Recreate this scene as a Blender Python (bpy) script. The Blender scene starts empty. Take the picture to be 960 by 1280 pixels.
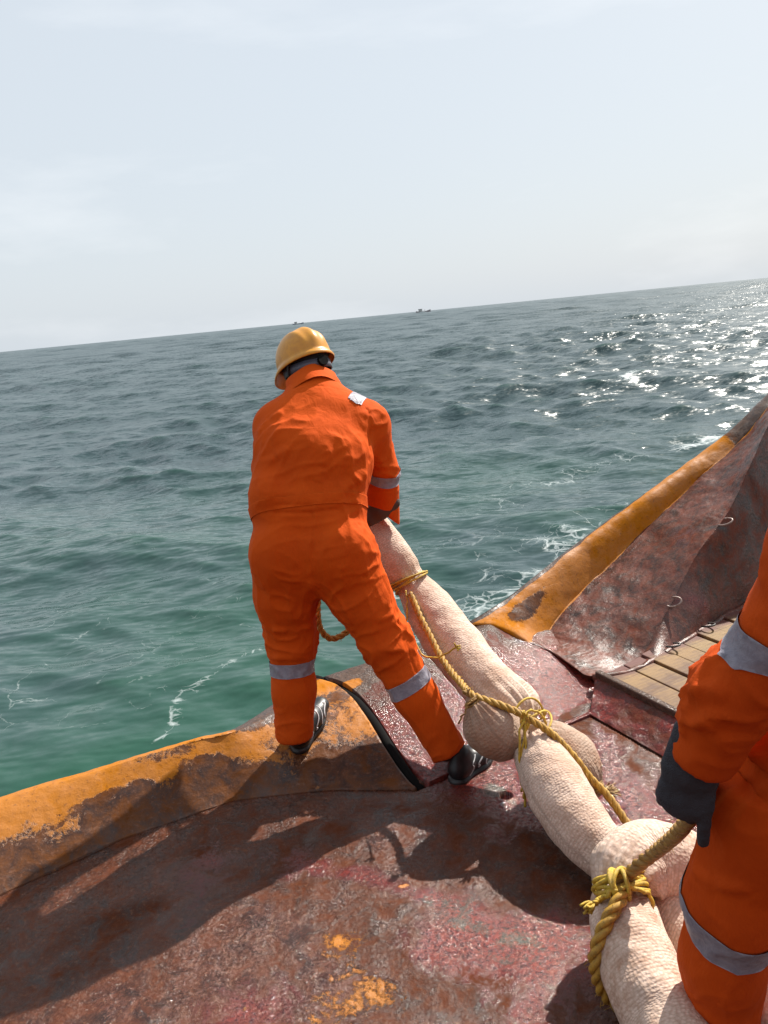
import bpy, bmesh, math, random
import numpy as np
import openvdb as vdb
from mathutils import Vector, Matrix
from mathutils.bvhtree import BVHTree

random.seed(4)
RNG = np.random.default_rng(4)
SC = bpy.context.scene
COL = SC.collection
PI = math.pi
R_ = math.radians

# ------------------------------------------------------------------ camera, sky, sun
F, CX, CY = 961.0, 480.0, 640.0            # lens in photo pixels (960 x 1280)
ROLL = math.atan2(93, 960)
PITCH = math.atan((640 - (440 - 93 / 960 * 480)) * math.cos(ROLL) / F)
CAM = np.array([0.0, 0.0, 1.62])
FW = np.array([0, math.cos(PITCH), -math.sin(PITCH)])
_r0 = np.array([1.0, 0, 0]); _u0 = np.cross(_r0, FW)
RT = math.cos(ROLL) * _r0 - math.sin(ROLL) * _u0
UP = math.sin(ROLL) * _r0 + math.cos(ROLL) * _u0
SUN_AZ, SUN_EL = R_(42), R_(44)
SEA_Z = -1.15

cam = bpy.data.cameras.new("camera"); camo = bpy.data.objects.new("camera", cam); COL.objects.link(camo)
cam.sensor_fit = 'VERTICAL'; cam.sensor_height = 24; cam.lens = 24 * F / 1280
cam.clip_start = 0.05; cam.clip_end = 60000
M = Matrix.Identity(4)
for i, v in enumerate((RT, UP, -FW)):
    for j in range(3): M[j][i] = v[j]
for j in range(3): M[j][3] = CAM[j]
camo.matrix_world = M
SC.camera = camo

SC.view_settings.view_transform = 'Standard'
SC.view_settings.look = 'None'
SC.view_settings.gamma = 1.0
SC.view_settings.use_curve_mapping = False
SC.view_settings.exposure = 0.72

W = bpy.data.worlds.new("World"); SC.world = W; W.use_nodes = True
nt = W.node_tree; nt.nodes.clear()
sky = nt.nodes.new('ShaderNodeTexSky'); sky.sky_type = 'NISHITA'; sky.sun_disc = False
sky.sun_elevation = SUN_EL; sky.sun_rotation = SUN_AZ
sky.air_density = 1.3; sky.dust_density = 2.5; sky.ozone_density = 1.5; sky.altitude = 0
# sea haze: thin veil of even grey-white mixed over the whole sky, faint streaks of high cloud
tc = nt.nodes.new('ShaderNodeTexCoord')
mp = nt.nodes.new('ShaderNodeMapping'); mp.inputs['Scale'].default_value = (1.2, 3.4, 6.0); mp.inputs['Rotation'].default_value = (0.2, 0.5, 0.6)
ns = nt.nodes.new('ShaderNodeTexNoise'); ns.inputs['Scale'].default_value = 1.6; ns.inputs['Detail'].default_value = 6; ns.inputs['Roughness'].default_value = 0.55
rp = nt.nodes.new('ShaderNodeMapRange'); rp.inputs[1].default_value = 0.52; rp.inputs[2].default_value = 0.8; rp.inputs[3].default_value = 0.0; rp.inputs[4].default_value = 0.26
hz = nt.nodes.new('ShaderNodeMix'); hz.data_type = 'RGBA'
SKY_VEIL = (6.1, 6.65, 7.2, 1)
hz.inputs[0].default_value = 0.86; hz.inputs[7].default_value = SKY_VEIL
cl = nt.nodes.new('ShaderNodeMix'); cl.data_type = 'RGBA'; cl.inputs[7].default_value = (10.5, 10.5, 10.5, 1)
bg = nt.nodes.new('ShaderNodeBackground'); bg.inputs['Strength'].default_value = 0.075
wo = nt.nodes.new('ShaderNodeOutputWorld')
L = nt.links.new
L(tc.outputs['Generated'], mp.inputs['Vector']); L(mp.outputs[0], ns.inputs['Vector']); L(ns.outputs[0], rp.inputs[0])
L(sky.outputs[0], hz.inputs[6]); L(hz.outputs[2], cl.inputs[6]); L(rp.outputs[0], cl.inputs[0])
L(cl.outputs[2], bg.inputs['Color']); L(bg.outputs[0], wo.inputs[0])

sun = bpy.data.lights.new("sun", 'SUN'); sun.energy = 5.0; sun.angle = R_(0.53); sun.color = (1.0, 0.94, 0.85)
suno = bpy.data.objects.new("sun", sun); COL.objects.link(suno)
SD = Vector((math.sin(SUN_AZ) * math.cos(SUN_EL), math.cos(SUN_AZ) * math.cos(SUN_EL), math.sin(SUN_EL)))
suno.rotation_euler = SD.to_track_quat('Z', 'Y').to_euler()
suno.location = (6, 6, 12)

# ------------------------------------------------------------------ helpers: measuring
def ray(px, py):
    return (FW * F + RT * (px - CX) + UP * (CY - py)) / F
def onz(px, py, z=0.0):
    v = ray(px, py); return CAM + v * ((z - CAM[2]) / v[2])
def aty(px, py, y):
    v = ray(px, py); return CAM + v * (y / v[1])

# ------------------------------------------------------------------ helpers: noise
_perm = RNG.permutation(256); _perm = np.concatenate([_perm, _perm, _perm])
_g3 = RNG.normal(size=(256, 3)); _g3 /= np.linalg.norm(_g3, axis=1)[:, None]
def perlin(p):
    p = np.asarray(p, float)
    i = np.floor(p).astype(int); f = p - i; i &= 255
    u = f * f * f * (f * (f * 6 - 15) + 10)
    out = 0
    for dx in (0, 1):
        wx = u[..., 0] if dx else 1 - u[..., 0]
        for dy in (0, 1):
            wy = u[..., 1] if dy else 1 - u[..., 1]
            for dz in (0, 1):
                wz = u[..., 2] if dz else 1 - u[..., 2]
                h = _perm[_perm[_perm[i[..., 0] + dx] + i[..., 1] + dy] + i[..., 2] + dz]
                g = _g3[h]
                out = out + wx * wy * wz * (g[..., 0] * (f[..., 0] - dx) + g[..., 1] * (f[..., 1] - dy) + g[..., 2] * (f[..., 2] - dz))
    return out * 1.6
def fbm(p, octaves=4, gain=0.5):
    p = np.asarray(p, float); a = 1.0; s = 0
    for k in range(octaves):
        s = s + a * perlin(p * (2.03 ** k) + 17.3 * k); a *= gain
    return s
def sstep(a, b, x):
    t = np.clip((x - a) / (b - a), 0, 1); return t * t * (3 - 2 * t)

# ------------------------------------------------------------------ helpers: objects
def link(name, me, mat=None, parent=None):
    o = bpy.data.objects.new(name, me); COL.objects.link(o)
    if mat is not None: me.materials.append(mat)
    if parent is not None: o.parent = parent
    return o
def build(name, v, f, mat=None, parent=None, smooth=True, uv=None, cols=None):
    me = bpy.data.meshes.new(name)
    v = np.asarray(v, dtype=float)
    me.from_pydata(v.tolist(), [], f.tolist() if hasattr(f, 'tolist') else f)
    if smooth: me.shade_smooth()
    if uv is not None:
        l = me.uv_layers.new(name='UVMap')
        idx = np.empty(len(me.loops), dtype=np.int32); me.loops.foreach_get('vertex_index', idx)
        l.data.foreach_set('uv', np.asarray(uv, dtype=np.float32)[idx].ravel())
    if cols is not None:
        a = me.color_attributes.new('mask', 'FLOAT_COLOR', 'POINT')
        c = np.ones((len(v), 4), dtype=np.float32); c[:, :cols.shape[1]] = cols
        a.data.foreach_set('color', c.ravel())
    me.update()
    return link(name, me, mat, parent)
def thing(name, label, cat, loc=(0, 0, 0), group=None):
    o = bpy.data.objects.new(name, None); COL.objects.link(o)
    o.empty_display_size = 0.1
    o.location = loc; o['label'] = label; o['category'] = cat
    if group: o['group'] = group
    return o
def tag(o, label, cat, group=None):
    o['label'] = label; o['category'] = cat
    if group: o['group'] = group
    return o
def grid_faces(nu, nv, wrap=False):
    i = np.arange(nu - 1)[:, None]; j = np.arange(nv if wrap else nv - 1)[None, :]
    j2 = (j + 1) % nv
    a = i * nv + j; b = i * nv + j2; c = (i + 1) * nv + j2; d = (i + 1) * nv + j
    return np.stack([a, d, c, b], -1).reshape(-1, 4)
def vnormals(v, f):
    f = np.asarray(f)
    n = np.cross(v[f[:, 2]] - v[f[:, 0]], v[f[:, 3]] - v[f[:, 1]])
    out = np.zeros_like(v)
    for k in range(4): np.add.at(out, f[:, k], n)
    return out / (np.linalg.norm(out, axis=1)[:, None] + 1e-12)
def interp_poly(pts, n, smooth=True):
    """resample a polyline by arc length, Catmull-Rom smoothed"""
    pts = np.asarray(pts, float)
    if smooth and len(pts) > 2:
        P = np.vstack([2 * pts[0] - pts[1], pts, 2 * pts[-1] - pts[-2]]); out = []
        for i in range(1, len(P) - 2):
            t = np.linspace(0, 1, 24, endpoint=False)[:, None]
            p0, p1, p2, p3 = P[i - 1], P[i], P[i + 1], P[i + 2]
            out.append(0.5 * (2 * p1 + (p2 - p0) * t + (2 * p0 - 5 * p1 + 4 * p2 - p3) * t ** 2 + (3 * p1 - p0 - 3 * p2 + p3) * t ** 3))
        pts = np.vstack(out + [pts[-1:]])
    s = np.concatenate([[0], np.cumsum(np.linalg.norm(np.diff(pts[:, :3], axis=0), axis=1))])
    q = np.linspace(0, s[-1], n)
    return np.stack([np.interp(q, s, pts[:, k]) for k in range(pts.shape[1])], 1)
def frames(p):
    t = np.gradient(p, axis=0); t /= np.linalg.norm(t, axis=1)[:, None] + 1e-12
    a = np.array([0, 0, 1.0]) if abs(t[0][2]) < 0.9 else np.array([1.0, 0, 0])
    n = np.cross(t[0], a); n /= np.linalg.norm(n); N = [n]
    for i in range(1, len(p)):
        n = N[-1] - t[i] * (N[-1] @ t[i]); n /= np.linalg.norm(n); N.append(n)
    N = np.array(N); return t, N, np.cross(t, N)
def tube(pts, rad, nseg=10, n=None, smooth=True, caps=True):
    """v, f, uv of a tube; pts (k,3), rad scalar or (k,)"""
    pts = np.asarray(pts, float)
    rad = np.broadcast_to(np.asarray(rad, float), (len(pts),))
    if n: q = interp_poly(np.column_stack([pts, rad]), n, smooth); pts, rad = q[:, :3], q[:, 3]
    t, N, B = frames(pts)
    a = np.linspace(0, 2 * PI, nseg, endpoint=False)
    v = pts[:, None, :] + rad[:, None, None] * (np.cos(a)[None, :, None] * N[:, None, :] + np.sin(a)[None, :, None] * B[:, None, :])
    v = v.reshape(-1, 3)
    f = grid_faces(len(pts), nseg, True)[:, ::-1].tolist()
    s = np.concatenate([[0], np.cumsum(np.linalg.norm(np.diff(pts, axis=0), axis=1))])
    uv = np.stack([np.repeat(s, nseg), np.tile(a / (2 * PI), len(pts))], 1)
    if caps:
        k = len(v); v = np.vstack([v, pts[:1], pts[-1:]]); uv = np.vstack([uv, [[0, 0], [s[-1], 0]]])
        o = (len(pts) - 1) * nseg
        for j in range(nseg):
            f.append([k, (j + 1) % nseg, j]); f.append([k + 1, o + j, o + (j + 1) % nseg])
    return v, f, uv
def merge(parts):
    V, Fc, U, o = [], [], [], 0
    for v, f, *u in parts:
        V.append(v); Fc += [[i + o for i in q] for q in f]; o += len(v)
        U.append(u[0] if u else np.zeros((len(v), 2)))
    return np.vstack(V), Fc, np.vstack(U)
def rope(pts, r, pitch=None, wob=0.0):
    """three-strand laid rope along a path"""
    pts = np.asarray(pts, float); pitch = pitch or r * 6.0
    L_ = np.linalg.norm(np.diff(interp_poly(pts, 200), axis=0), axis=1).sum()
    n = max(12, int(L_ / pitch * 12)); p = interp_poly(pts, n)
    if wob: p = p + wob * np.stack([perlin(np.column_stack([np.arange(n) * 0.06 + 9.1 * k, np.full(n, 0.37), np.full(n, 0.7)])) for k in range(3)], 1)
    t, N, B = frames(p); s = np.linspace(0, L_, n); parts = []
    for k in range(3):
        a = 2 * PI * s / pitch + k * 2 * PI / 3
        c = p + 0.52 * r * (np.cos(a)[:, None] * N + np.sin(a)[:, None] * B)
        parts.append(tube(c, 0.53 * r, 7))
    rf = np.random.default_rng(int(1000 * abs(pts[0][0])) + n)
    for q in range(int(L_ * 140)):
        i = rf.integers(2, n - 2); a = rf.uniform(0, 2 * PI); o = np.cos(a) * N[i] + np.sin(a) * B[i]; e = o * rf.uniform(.3, 1) + t[i] * rf.uniform(-1, 1)
        parts.append(tube(np.array([p[i] + o * r * .9, p[i] + o * r + e * r * rf.uniform(.4, 1.0)]), 0.0007, 3, caps=False))
    return merge(parts)
def box(c, s, rot=None, bevel=0.0):
    bm = bmesh.new(); bmesh.ops.create_cube(bm, size=1)
    for q in bm.verts: q.co = Vector((q.co.x * s[0], q.co.y * s[1], q.co.z * s[2]))
    if bevel: bmesh.ops.bevel(bm, geom=bm.edges[:], offset=bevel, segments=2, affect='EDGES', profile=0.5)
    m = Matrix.Translation(Vector(c)) @ (rot if rot is not None else Matrix.Identity(4))
    bm.transform(m); bm.verts.index_update()
    v = np.array([q.co[:] for q in bm.verts]); f = [[w.index for w in q.verts] for q in bm.faces]; bm.free()
    return v, f

# ------------------------------------------------------------------ helpers: signed-distance bodies
class SDF:
    def __init__(s, lo, hi, h):
        s.lo = np.array(lo, float); s.h = h
        s.n = np.ceil((np.array(hi) - s.lo) / h).astype(int) + 1
        s.g = np.full(s.n, 0.12, dtype=np.float32)
    def _sub(s, lo, hi):
        a = np.clip(np.floor((lo - s.lo) / s.h).astype(int), 0, s.n); b = np.clip(np.ceil((hi - s.lo) / s.h).astype(int) + 1, 0, s.n)
        if np.any(b <= a): return None, None
        ax = [s.lo[i] + s.h * np.arange(a[i], b[i]) for i in range(3)]
        return (slice(a[0], b[0]), slice(a[1], b[1]), slice(a[2], b[2])), np.stack(np.meshgrid(*ax, indexing='ij'), -1)
    def put(s, fn, lo, hi, k, op='add'):
        m = 0.05 + k
        sl, P = s._sub(lo - m, hi + m)
        if sl is None: return
        d = fn(P).astype(np.float32); g = s.g[sl]
        if op == 'cut': d = -d; h = np.clip(0.5 - 0.5 * (d - g) / k, 0, 1) if k else (d < g).astype(np.float32); 
        if op == 'cut':
            s.g[sl] = np.maximum(g, d) if not k else d * (1 - h) + g * h + k * h * (1 - h); return
        if k:
            h = np.clip(0.5 + 0.5 * (d - g) / k, 0, 1); s.g[sl] = d * (1 - h) + g * h - k * h * (1 - h)
        else: s.g[sl] = np.minimum(g, d)
    def cap(s, a, b, ra, rb, k=0.03, lat=None, sl=1.0, sd=1.0, op='add'):
        """tapered capsule; lat: sideways axis scaled by sl, the third axis by sd"""
        a, b = np.asarray(a, float), np.asarray(b, float); ab = b - a; l2 = ab @ ab + 1e-9
        if lat is not None:
            lat = np.asarray(lat, float); w = ab / math.sqrt(l2); lat = lat - w * (lat @ w); lat /= np.linalg.norm(lat); dep = np.cross(w, lat)
        def fn(P):
            t = np.clip(((P - a) @ ab) / l2, 0, 1); q = P - a - t[..., None] * ab; r = ra + (rb - ra) * t
            if lat is not None:
                u = q @ lat; d = q @ dep
                q = q + ((1 / sl - 1) * u)[..., None] * lat + ((1 / sd - 1) * d)[..., None] * dep
                return (np.linalg.norm(q, axis=-1) - r) * min(1.0, sl, sd)
            return np.linalg.norm(q, axis=-1) - r
        R = max(ra, rb) * max(1, sl, sd)
        s.put(fn, np.minimum(a, b) - R, np.maximum(a, b) + R, k, op)
    def chain(s, pts, rad, k=0.02, **kw):
        for i in range(len(pts) - 1): s.cap(pts[i], pts[i + 1], rad[i], rad[i + 1], k, **kw)
    def ell(s, c, r, k=0.02, rot=None, op='add'):
        c = np.asarray(c, float); r = np.asarray(r, float); Rm = np.eye(3) if rot is None else np.asarray(rot)
        def fn(P):
            q = (P - c) @ Rm; n = np.linalg.norm(q / r, axis=-1); return (n - 1) * r.min() * 1.0
        s.put(fn, c - r.max(), c + r.max(), k, op)
    def plane_cut(s, p, n, lo, hi):
        """remove what lies on the +n side of the plane within lo..hi"""
        p, n = np.asarray(p, float), np.asarray(n, float); n = n / np.linalg.norm(n)
        sl, P = s._sub(np.asarray(lo, float), np.asarray(hi, float))
        if sl is not None: s.g[sl] = np.maximum(s.g[sl], ((P - p) @ n).astype(np.float32))
    def mesh(s):
        g = vdb.FloatGrid(); g.background = 0.12
        g.copyFromArray(np.clip(s.g, -3 * s.h, 3 * s.h).astype(np.float32))
        p, q = g.convertToQuads(isovalue=0.0)[:2]
        p = p.astype(float) * s.h + s.lo; q = q.astype(int)
        v = p[q]; vol = np.einsum('ij,ij->i', v[:, 0], np.cross(v[:, 1], v[:, 2])).sum() + np.einsum('ij,ij->i', v[:, 0], np.cross(v[:, 2], v[:, 3])).sum()
        if vol < 0: q = q[:, ::-1]
        return p, q
def relax(v, f, it=2, lam=0.5):
    e = np.vstack([f[:, [0, 1]], f[:, [1, 2]], f[:, [2, 3]], f[:, [3, 0]]])
    for _ in range(it):
        s = np.zeros_like(v); c = np.zeros(len(v))
        np.add.at(s, e[:, 0], v[e[:, 1]]); np.add.at(c, e[:, 0], 1); np.add.at(s, e[:, 1], v[e[:, 0]]); np.add.at(c, e[:, 1], 1)
        v = v + lam * (s / c[:, None] - v)
    return v
def bvh_of(v, f): return BVHTree.FromPolygons(v.tolist(), f.tolist())
def hit(tree, px, py):
    """the point of a surface seen along a sight line"""
    d = ray(px, py); loc, n, i, dist = tree.ray_cast(Vector(CAM), Vector(d).normalized())
    return None if loc is None else np.array(loc)
def crease(v, n, p0, p1, w, amp):
    """offset of a fold ridge (amp>0) or seam (amp<0) running from p0 to p1"""
    ab = p1 - p0; t = ((v - p0) @ ab) / (ab @ ab + 1e-9); tc_ = np.clip(t, 0, 1)
    d = np.linalg.norm(v - p0 - tc_[:, None] * ab, axis=1)
    fade = np.clip(np.sin(np.clip(tc_, 0.02, 0.98) * PI) * 1.6, 0.15, 1)
    return amp * np.exp(-(d / w) ** 2) * fade
def crease_path(v, pts, w, amp):
    d = np.full(len(v), 9.0)
    for i in range(len(pts) - 1):
        ab = pts[i + 1] - pts[i]; t = np.clip(((v - pts[i]) @ ab) / (ab @ ab + 1e-9), 0, 1)
        d = np.minimum(d, np.linalg.norm(v - pts[i] - t[:, None] * ab, axis=1))
    return amp * np.exp(-(d / w) ** 2)
def cloth(v, w, fw_, fp_, c, rad, amp, seed=0.0, warp=0.02):
    """drapery: ridges that run along w (few changes that way, many across), strongest about c"""
    w = np.asarray(w, float); w = w / np.linalg.norm(w); c = np.asarray(c, float)
    g = np.exp(-(np.linalg.norm((v - c), axis=1) / rad) ** 2); m = g > 0.02; out = np.zeros(len(v)); q = v[m]
    q = q + warp * np.stack([perlin(q * 6 + 3 * k + seed) for k in range(3)], 1)
    al = (q @ w)[:, None] * w; P = al * fw_ + (q - al) * fp_ + seed * 3.7
    r = 1 - 2.2 * np.abs(perlin(P)); out[m] = amp * (np.clip(r, -0.6, 1) * np.abs(np.clip(r, -0.6, 1)) - 0.1) * g[m]
    return out
def band(v, f, p, ax, w, name, mat, parent, off=0.003, near=0.2, where=None):
    """a tape sewn on round a limb: the cloth between two planes, lifted a little"""
    p, ax = np.asarray(p, float), np.asarray(ax, float); ax = ax / np.linalg.norm(ax)
    vn = vnormals(v, f); h = (v - p) @ ax
    keep = (np.abs(h) < w) & (np.linalg.norm(v - p, axis=1) < near)
    if where is not None: keep &= where(v)
    fs = f[np.all(keep[f], axis=1)]; ids = np.unique(fs); mp_ = {a: b for b, a in enumerate(ids)}
    bm = bmesh.new()
    for a in ids: bm.verts.new((v[a] + vn[a] * off).tolist())
    bm.verts.ensure_lookup_table()
    for q in fs: bm.faces.new([bm.verts[mp_[a]] for a in q])
    for sgn in (1, -1):
        bmesh.ops.bisect_plane(bm, geom=bm.verts[:] + bm.edges[:] + bm.faces[:], plane_co=(p + ax * sgn * w / 2).tolist(), plane_no=(ax * sgn).tolist(), clear_outer=True)
    ed = [e for e in bm.edges if len(e.link_faces) == 1]
    if ed:
        r = bmesh.ops.extrude_edge_only(bm, edges=ed)
        for q in [x for x in r['geom'] if isinstance(x, bmesh.types.BMVert)]:
            q.co -= q.normal * 0.0 + Vector((0, 0, 0))
    bm.normal_update()
    me = bpy.data.meshes.new(name); bm.to_mesh(me); bm.free(); me.shade_smooth()
    return link(name, me, mat, parent)

# ------------------------------------------------------------------ helpers: materials
class NB:
    def __init__(s, name):
        s.m = bpy.data.materials.new(name); s.m.use_nodes = True; s.t = s.m.node_tree
        s.b = s.t.nodes['Principled BSDF']; s.out = s.t.nodes['Material Output']
    def n(s, typ, **kw):
        q = s.t.nodes.new(typ)
        for k, v in kw.items():
            if k.startswith('i_'):
                key = k[2:]; key = int(key) if key.isdigit() else key.replace('_', ' ')
                s.put(q.inputs[key], v)
            else: setattr(q, k, v)
        return q
    def put(s, inp, v):
        if isinstance(v, bpy.types.NodeSocket): s.t.links.new(v, inp)
        else: inp.default_value = v
    def geo(s): return s.n('ShaderNodeTexCoord').outputs['Object']
    def mapv(s, vec, scale=(1, 1, 1), rot=(0, 0, 0)):
        q = s.n('ShaderNodeMapping'); s.put(q.inputs['Vector'], vec); q.inputs['Scale'].default_value = scale; q.inputs['Rotation'].default_value = rot
        return q.outputs[0]
    def noise(s, vec, scale, detail=4, rough=0.55, dist=0.0):
        q = s.n('ShaderNodeTexNoise'); s.put(q.inputs['Vector'], vec); q.inputs['Scale'].default_value = scale
        q.inputs['Detail'].default_value = detail; q.inputs['Roughness'].default_value = rough; q.inputs['Distortion'].default_value = dist
        return q.outputs[0]
    def voro(s, vec, scale, feature='F1'):
        q = s.n('ShaderNodeTexVoronoi', feature=feature); s.put(q.inputs['Vector'], vec); q.inputs['Scale'].default_value = scale
        return q.outputs['Distance']
    def rng(s, x, a, b, c=0.0, d=1.0, smooth=False):
        q = s.n('ShaderNodeMapRange'); s.put(q.inputs[0], x)
        if smooth: q.interpolation_type = 'SMOOTHSTEP'
        for i, k in enumerate((a, b, c, d)): q.inputs[i + 1].default_value = k
        return q.outputs[0]
    def math(s, op, a, b=0.0, c=None):
        q = s.n('ShaderNodeMath', operation=op); s.put(q.inputs[0], a); s.put(q.inputs[1], b)
        if c is not None: s.put(q.inputs[2], c)
        return q.outputs[0]
    def mix(s, fac, a, b):
        q = s.n('ShaderNodeMix', data_type='RGBA'); s.put(q.inputs[0], fac)
        for i, v in ((6, a), (7, b)): s.put(q.inputs[i], v if isinstance(v, bpy.types.NodeSocket) else (*v, 1))
        return q.outputs[2]
    def attr(s, name='mask'):
        q = s.n('ShaderNodeAttribute', attribute_name=name); sp = s.n('ShaderNodeSeparateColor'); s.t.links.new(q.outputs['Color'], sp.inputs[0])
        return sp.outputs
    def bump(s, h, strength=0.4, dist=0.01, prev=None):
        q = s.n('ShaderNodeBump'); q.inputs['Strength'].default_value = strength; q.inputs['Distance'].default_value = dist
        s.put(q.inputs['Height'], h)
        if prev is not None: s.put(q.inputs['Normal'], prev)
        return q.outputs[0]
    def fin(s, col=None, rough=None, normal=None, metal=None, **kw):
        for k, v in (('Base Color', col), ('Roughness', rough), ('Normal', normal), ('Metallic', metal)):
            if v is None: continue
            if k == 'Base Color' and isinstance(v, tuple): v = (*v, 1)
            s.put(s.b.inputs[k], v)
        for k, v in kw.items(): s.put(s.b.inputs[k.replace('_', ' ')], v)
        return s.m

def mat_cloth(name, c1, c2, wrinkle=0.5):
    b = NB(name); g = b.geo()
    n1 = b.noise(g, 7, 5, 0.6); n2 = b.noise(b.mapv(g, (1, 1, 0.45)), 26, 4, 0.6, 0.6); n3 = b.noise(g, 900, 2, 0.5)
    col = b.mix(b.rng(n1, 0.35, 0.7), c1, c2)
    nrm = b.bump(n2, 0.42 * wrinkle, 0.02); nrm = b.bump(n3, 0.25, 0.001, nrm)
    return b.fin(col, 0.85, nrm, Specular_IOR_Level=0.12)
M_ORANGE = mat_cloth('orange cloth', (0.60, 0.082, 0.005), (0.53, 0.068, 0.005))
M_ORANGE2 = mat_cloth('orange cloth darker', (0.54, 0.070, 0.005), (0.46, 0.056, 0.005))
def mat_tape():
    b = NB('grey reflective tape'); g = b.geo(); n = b.noise(g, 60, 4); n2 = b.noise(g, 500, 2)
    return b.fin(b.mix(b.rng(n, 0.35, 0.7), (0.27, 0.26, 0.30), (0.19, 0.18, 0.22)), 0.45, b.bump(n2, 0.25, 0.001, b.bump(n, 0.3, 0.01)), 0.0, Specular_IOR_Level=0.25)
M_TAPE = mat_tape()
def mat_skin():
    b = NB('dark brown skin'); g = b.geo(); n = b.noise(g, 40, 5)
    return b.fin(b.mix(n, (0.075, 0.032, 0.018), (0.045, 0.02, 0.012)), 0.5, b.bump(b.noise(g, 300, 3), 0.2, 0.002))
M_SKIN = mat_skin()
def mat_simple(name, c, rough, bump=0.0, scale=80, c2=None, metal=0.0, **kw):
    b = NB(name); g = b.geo(); n = b.noise(g, scale, 5, 0.6)
    col = b.mix(b.rng(n, 0.35, 0.7), c, c2 or tuple(x * 0.7 for x in c))
    return b.fin(col, rough, b.bump(n, bump, 0.004) if bump else None, metal, **kw)
M_HELMET = mat_simple('yellow helmet plastic', (0.64, 0.29, 0.02), 0.36, 0.05, 38, (0.50, 0.21, 0.025))
M_HARNESS = mat_simple('grey harness plastic', (0.10, 0.10, 0.13), 0.5)
M_BLACK = mat_simple('black rubber', (0.012, 0.012, 0.013), 0.45, 0.2)
M_HAIR = mat_simple('black hair', (0.008, 0.007, 0.007), 0.7, 0.6, 260)
M_SHOE = mat_simple('black shoe leather', (0.012, 0.012, 0.014), 0.42, 0.15, 120)
M_WHITE = mat_simple('white shoe stripe', (0.62, 0.63, 0.65), 0.4)
M_SEAL = mat_simple('perished rubber', (0.008, 0.008, 0.008), 0.9, 0.4, 60, Specular_IOR_Level=0.1)
def mat_glove():
    b = NB('knitted grey glove'); g = b.geo(); n = b.noise(g, 30, 4); w = b.voro(g, 420)
    return b.fin(b.mix(n, (0.060, 0.062, 0.072), (0.032, 0.032, 0.038)), 0.9, b.bump(w, 0.6, 0.002, b.bump(n, 0.2, 0.01)), Specular_IOR_Level=0.2)
M_GLOVE = mat_glove()
def mat_rope(name, c1, c2):
    b = NB(name); g = b.geo(); n = b.noise(g, 50, 4); uv = b.n('ShaderNodeUVMap').outputs[0]
    fib = b.noise(b.mapv(uv, (60, 22, 1), (0, 0, 0.5)), 6, 3)
    col = b.mix(b.rng(n, 0.35, 0.7), c1, c2); col = b.mix(b.rng(fib, 0.55, 0.8, 0, 0.45), col, (0.75, 0.55, 0.15)); col = b.mix(b.rng(b.noise(g, 110, 5, 0.65), 0.5, 0.68, 0, 0.6), col, (0.11, 0.06, 0.02))
    return b.fin(col, 0.55, b.bump(fib, 0.5, 0.002))
M_ROPE = mat_rope('yellow polypropylene rope', (0.50, 0.28, 0.03), (0.32, 0.17, 0.025))
M_ROPE2 = mat_rope('dirty tan rope', (0.36, 0.20, 0.04), (0.22, 0.11, 0.03))
M_TWINE = mat_rope('bright yellow twine', (0.58, 0.40, 0.03), (0.42, 0.26, 0.03))
def mat_boom(name, stain, c1=(0.67, 0.52, 0.43), c2=(0.57, 0.425, 0.34)):
    b = NB(name); g = b.geo(); uv = b.n('ShaderNodeUVMap').outputs[0]
    rib = b.n('ShaderNodeTexWave', wave_type='BANDS', bands_direction='X'); b.put(rib.inputs['Vector'], b.mapv(uv, (1, 0.25, 1), (0, 0, 0.05)))
    rib.inputs['Scale'].default_value = 38; rib.inputs['Distortion'].default_value = 1.4; rib.inputs['Detail'].default_value = 2; rib.inputs['Detail Scale'].default_value = 1.5
    kn = b.voro(b.mapv(uv, (160, 80, 1), (0, 0, 0.0)), 1.0); lump = b.noise(g, 16, 4); st = b.noise(g, 7, 5, 0.6, 0.4); st2 = b.noise(g, 60, 4, 0.65)
    col = b.mix(b.rng(st, 0.4, 0.72), c1, c2)
    col = b.mix(b.math('MULTIPLY', b.rng(st, 0.50, 0.66), b.rng(st2, 0.35, 0.6, 0.2, stain)), col, (0.30, 0.12, 0.05))
    col = b.mix(b.rng(b.noise(g, 24, 4), 0.58, 0.75, 0, 0.35), col, (0.22, 0.14, 0.10))
    col = b.mix(b.rng(kn, 0.25, 0.75, 0, 0.42), col, (0.30, 0.19, 0.12)); col = b.mix(b.rng(rib.outputs[0], 0.0, 0.35, 0.28, 0), col, (0.33, 0.21, 0.14))
    nr = b.bump(lump, 0.22, 0.03); nr = b.bump(rib.outputs[0], 0.17, 0.004, nr); nr = b.bump(kn, 0.55, 0.003, nr)
    return b.fin(col, 0.75, nr, Specular_IOR_Level=0.3)
M_BOOM = mat_boom('knitted cotton boom cover', 0.4)
M_BOOM_D = mat_boom('dirty boom cover', 0.6, (0.44, 0.33, 0.26), (0.33, 0.23, 0.175))
M_BOOM_R = mat_boom('rust stained boom cover', 0.9)

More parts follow.
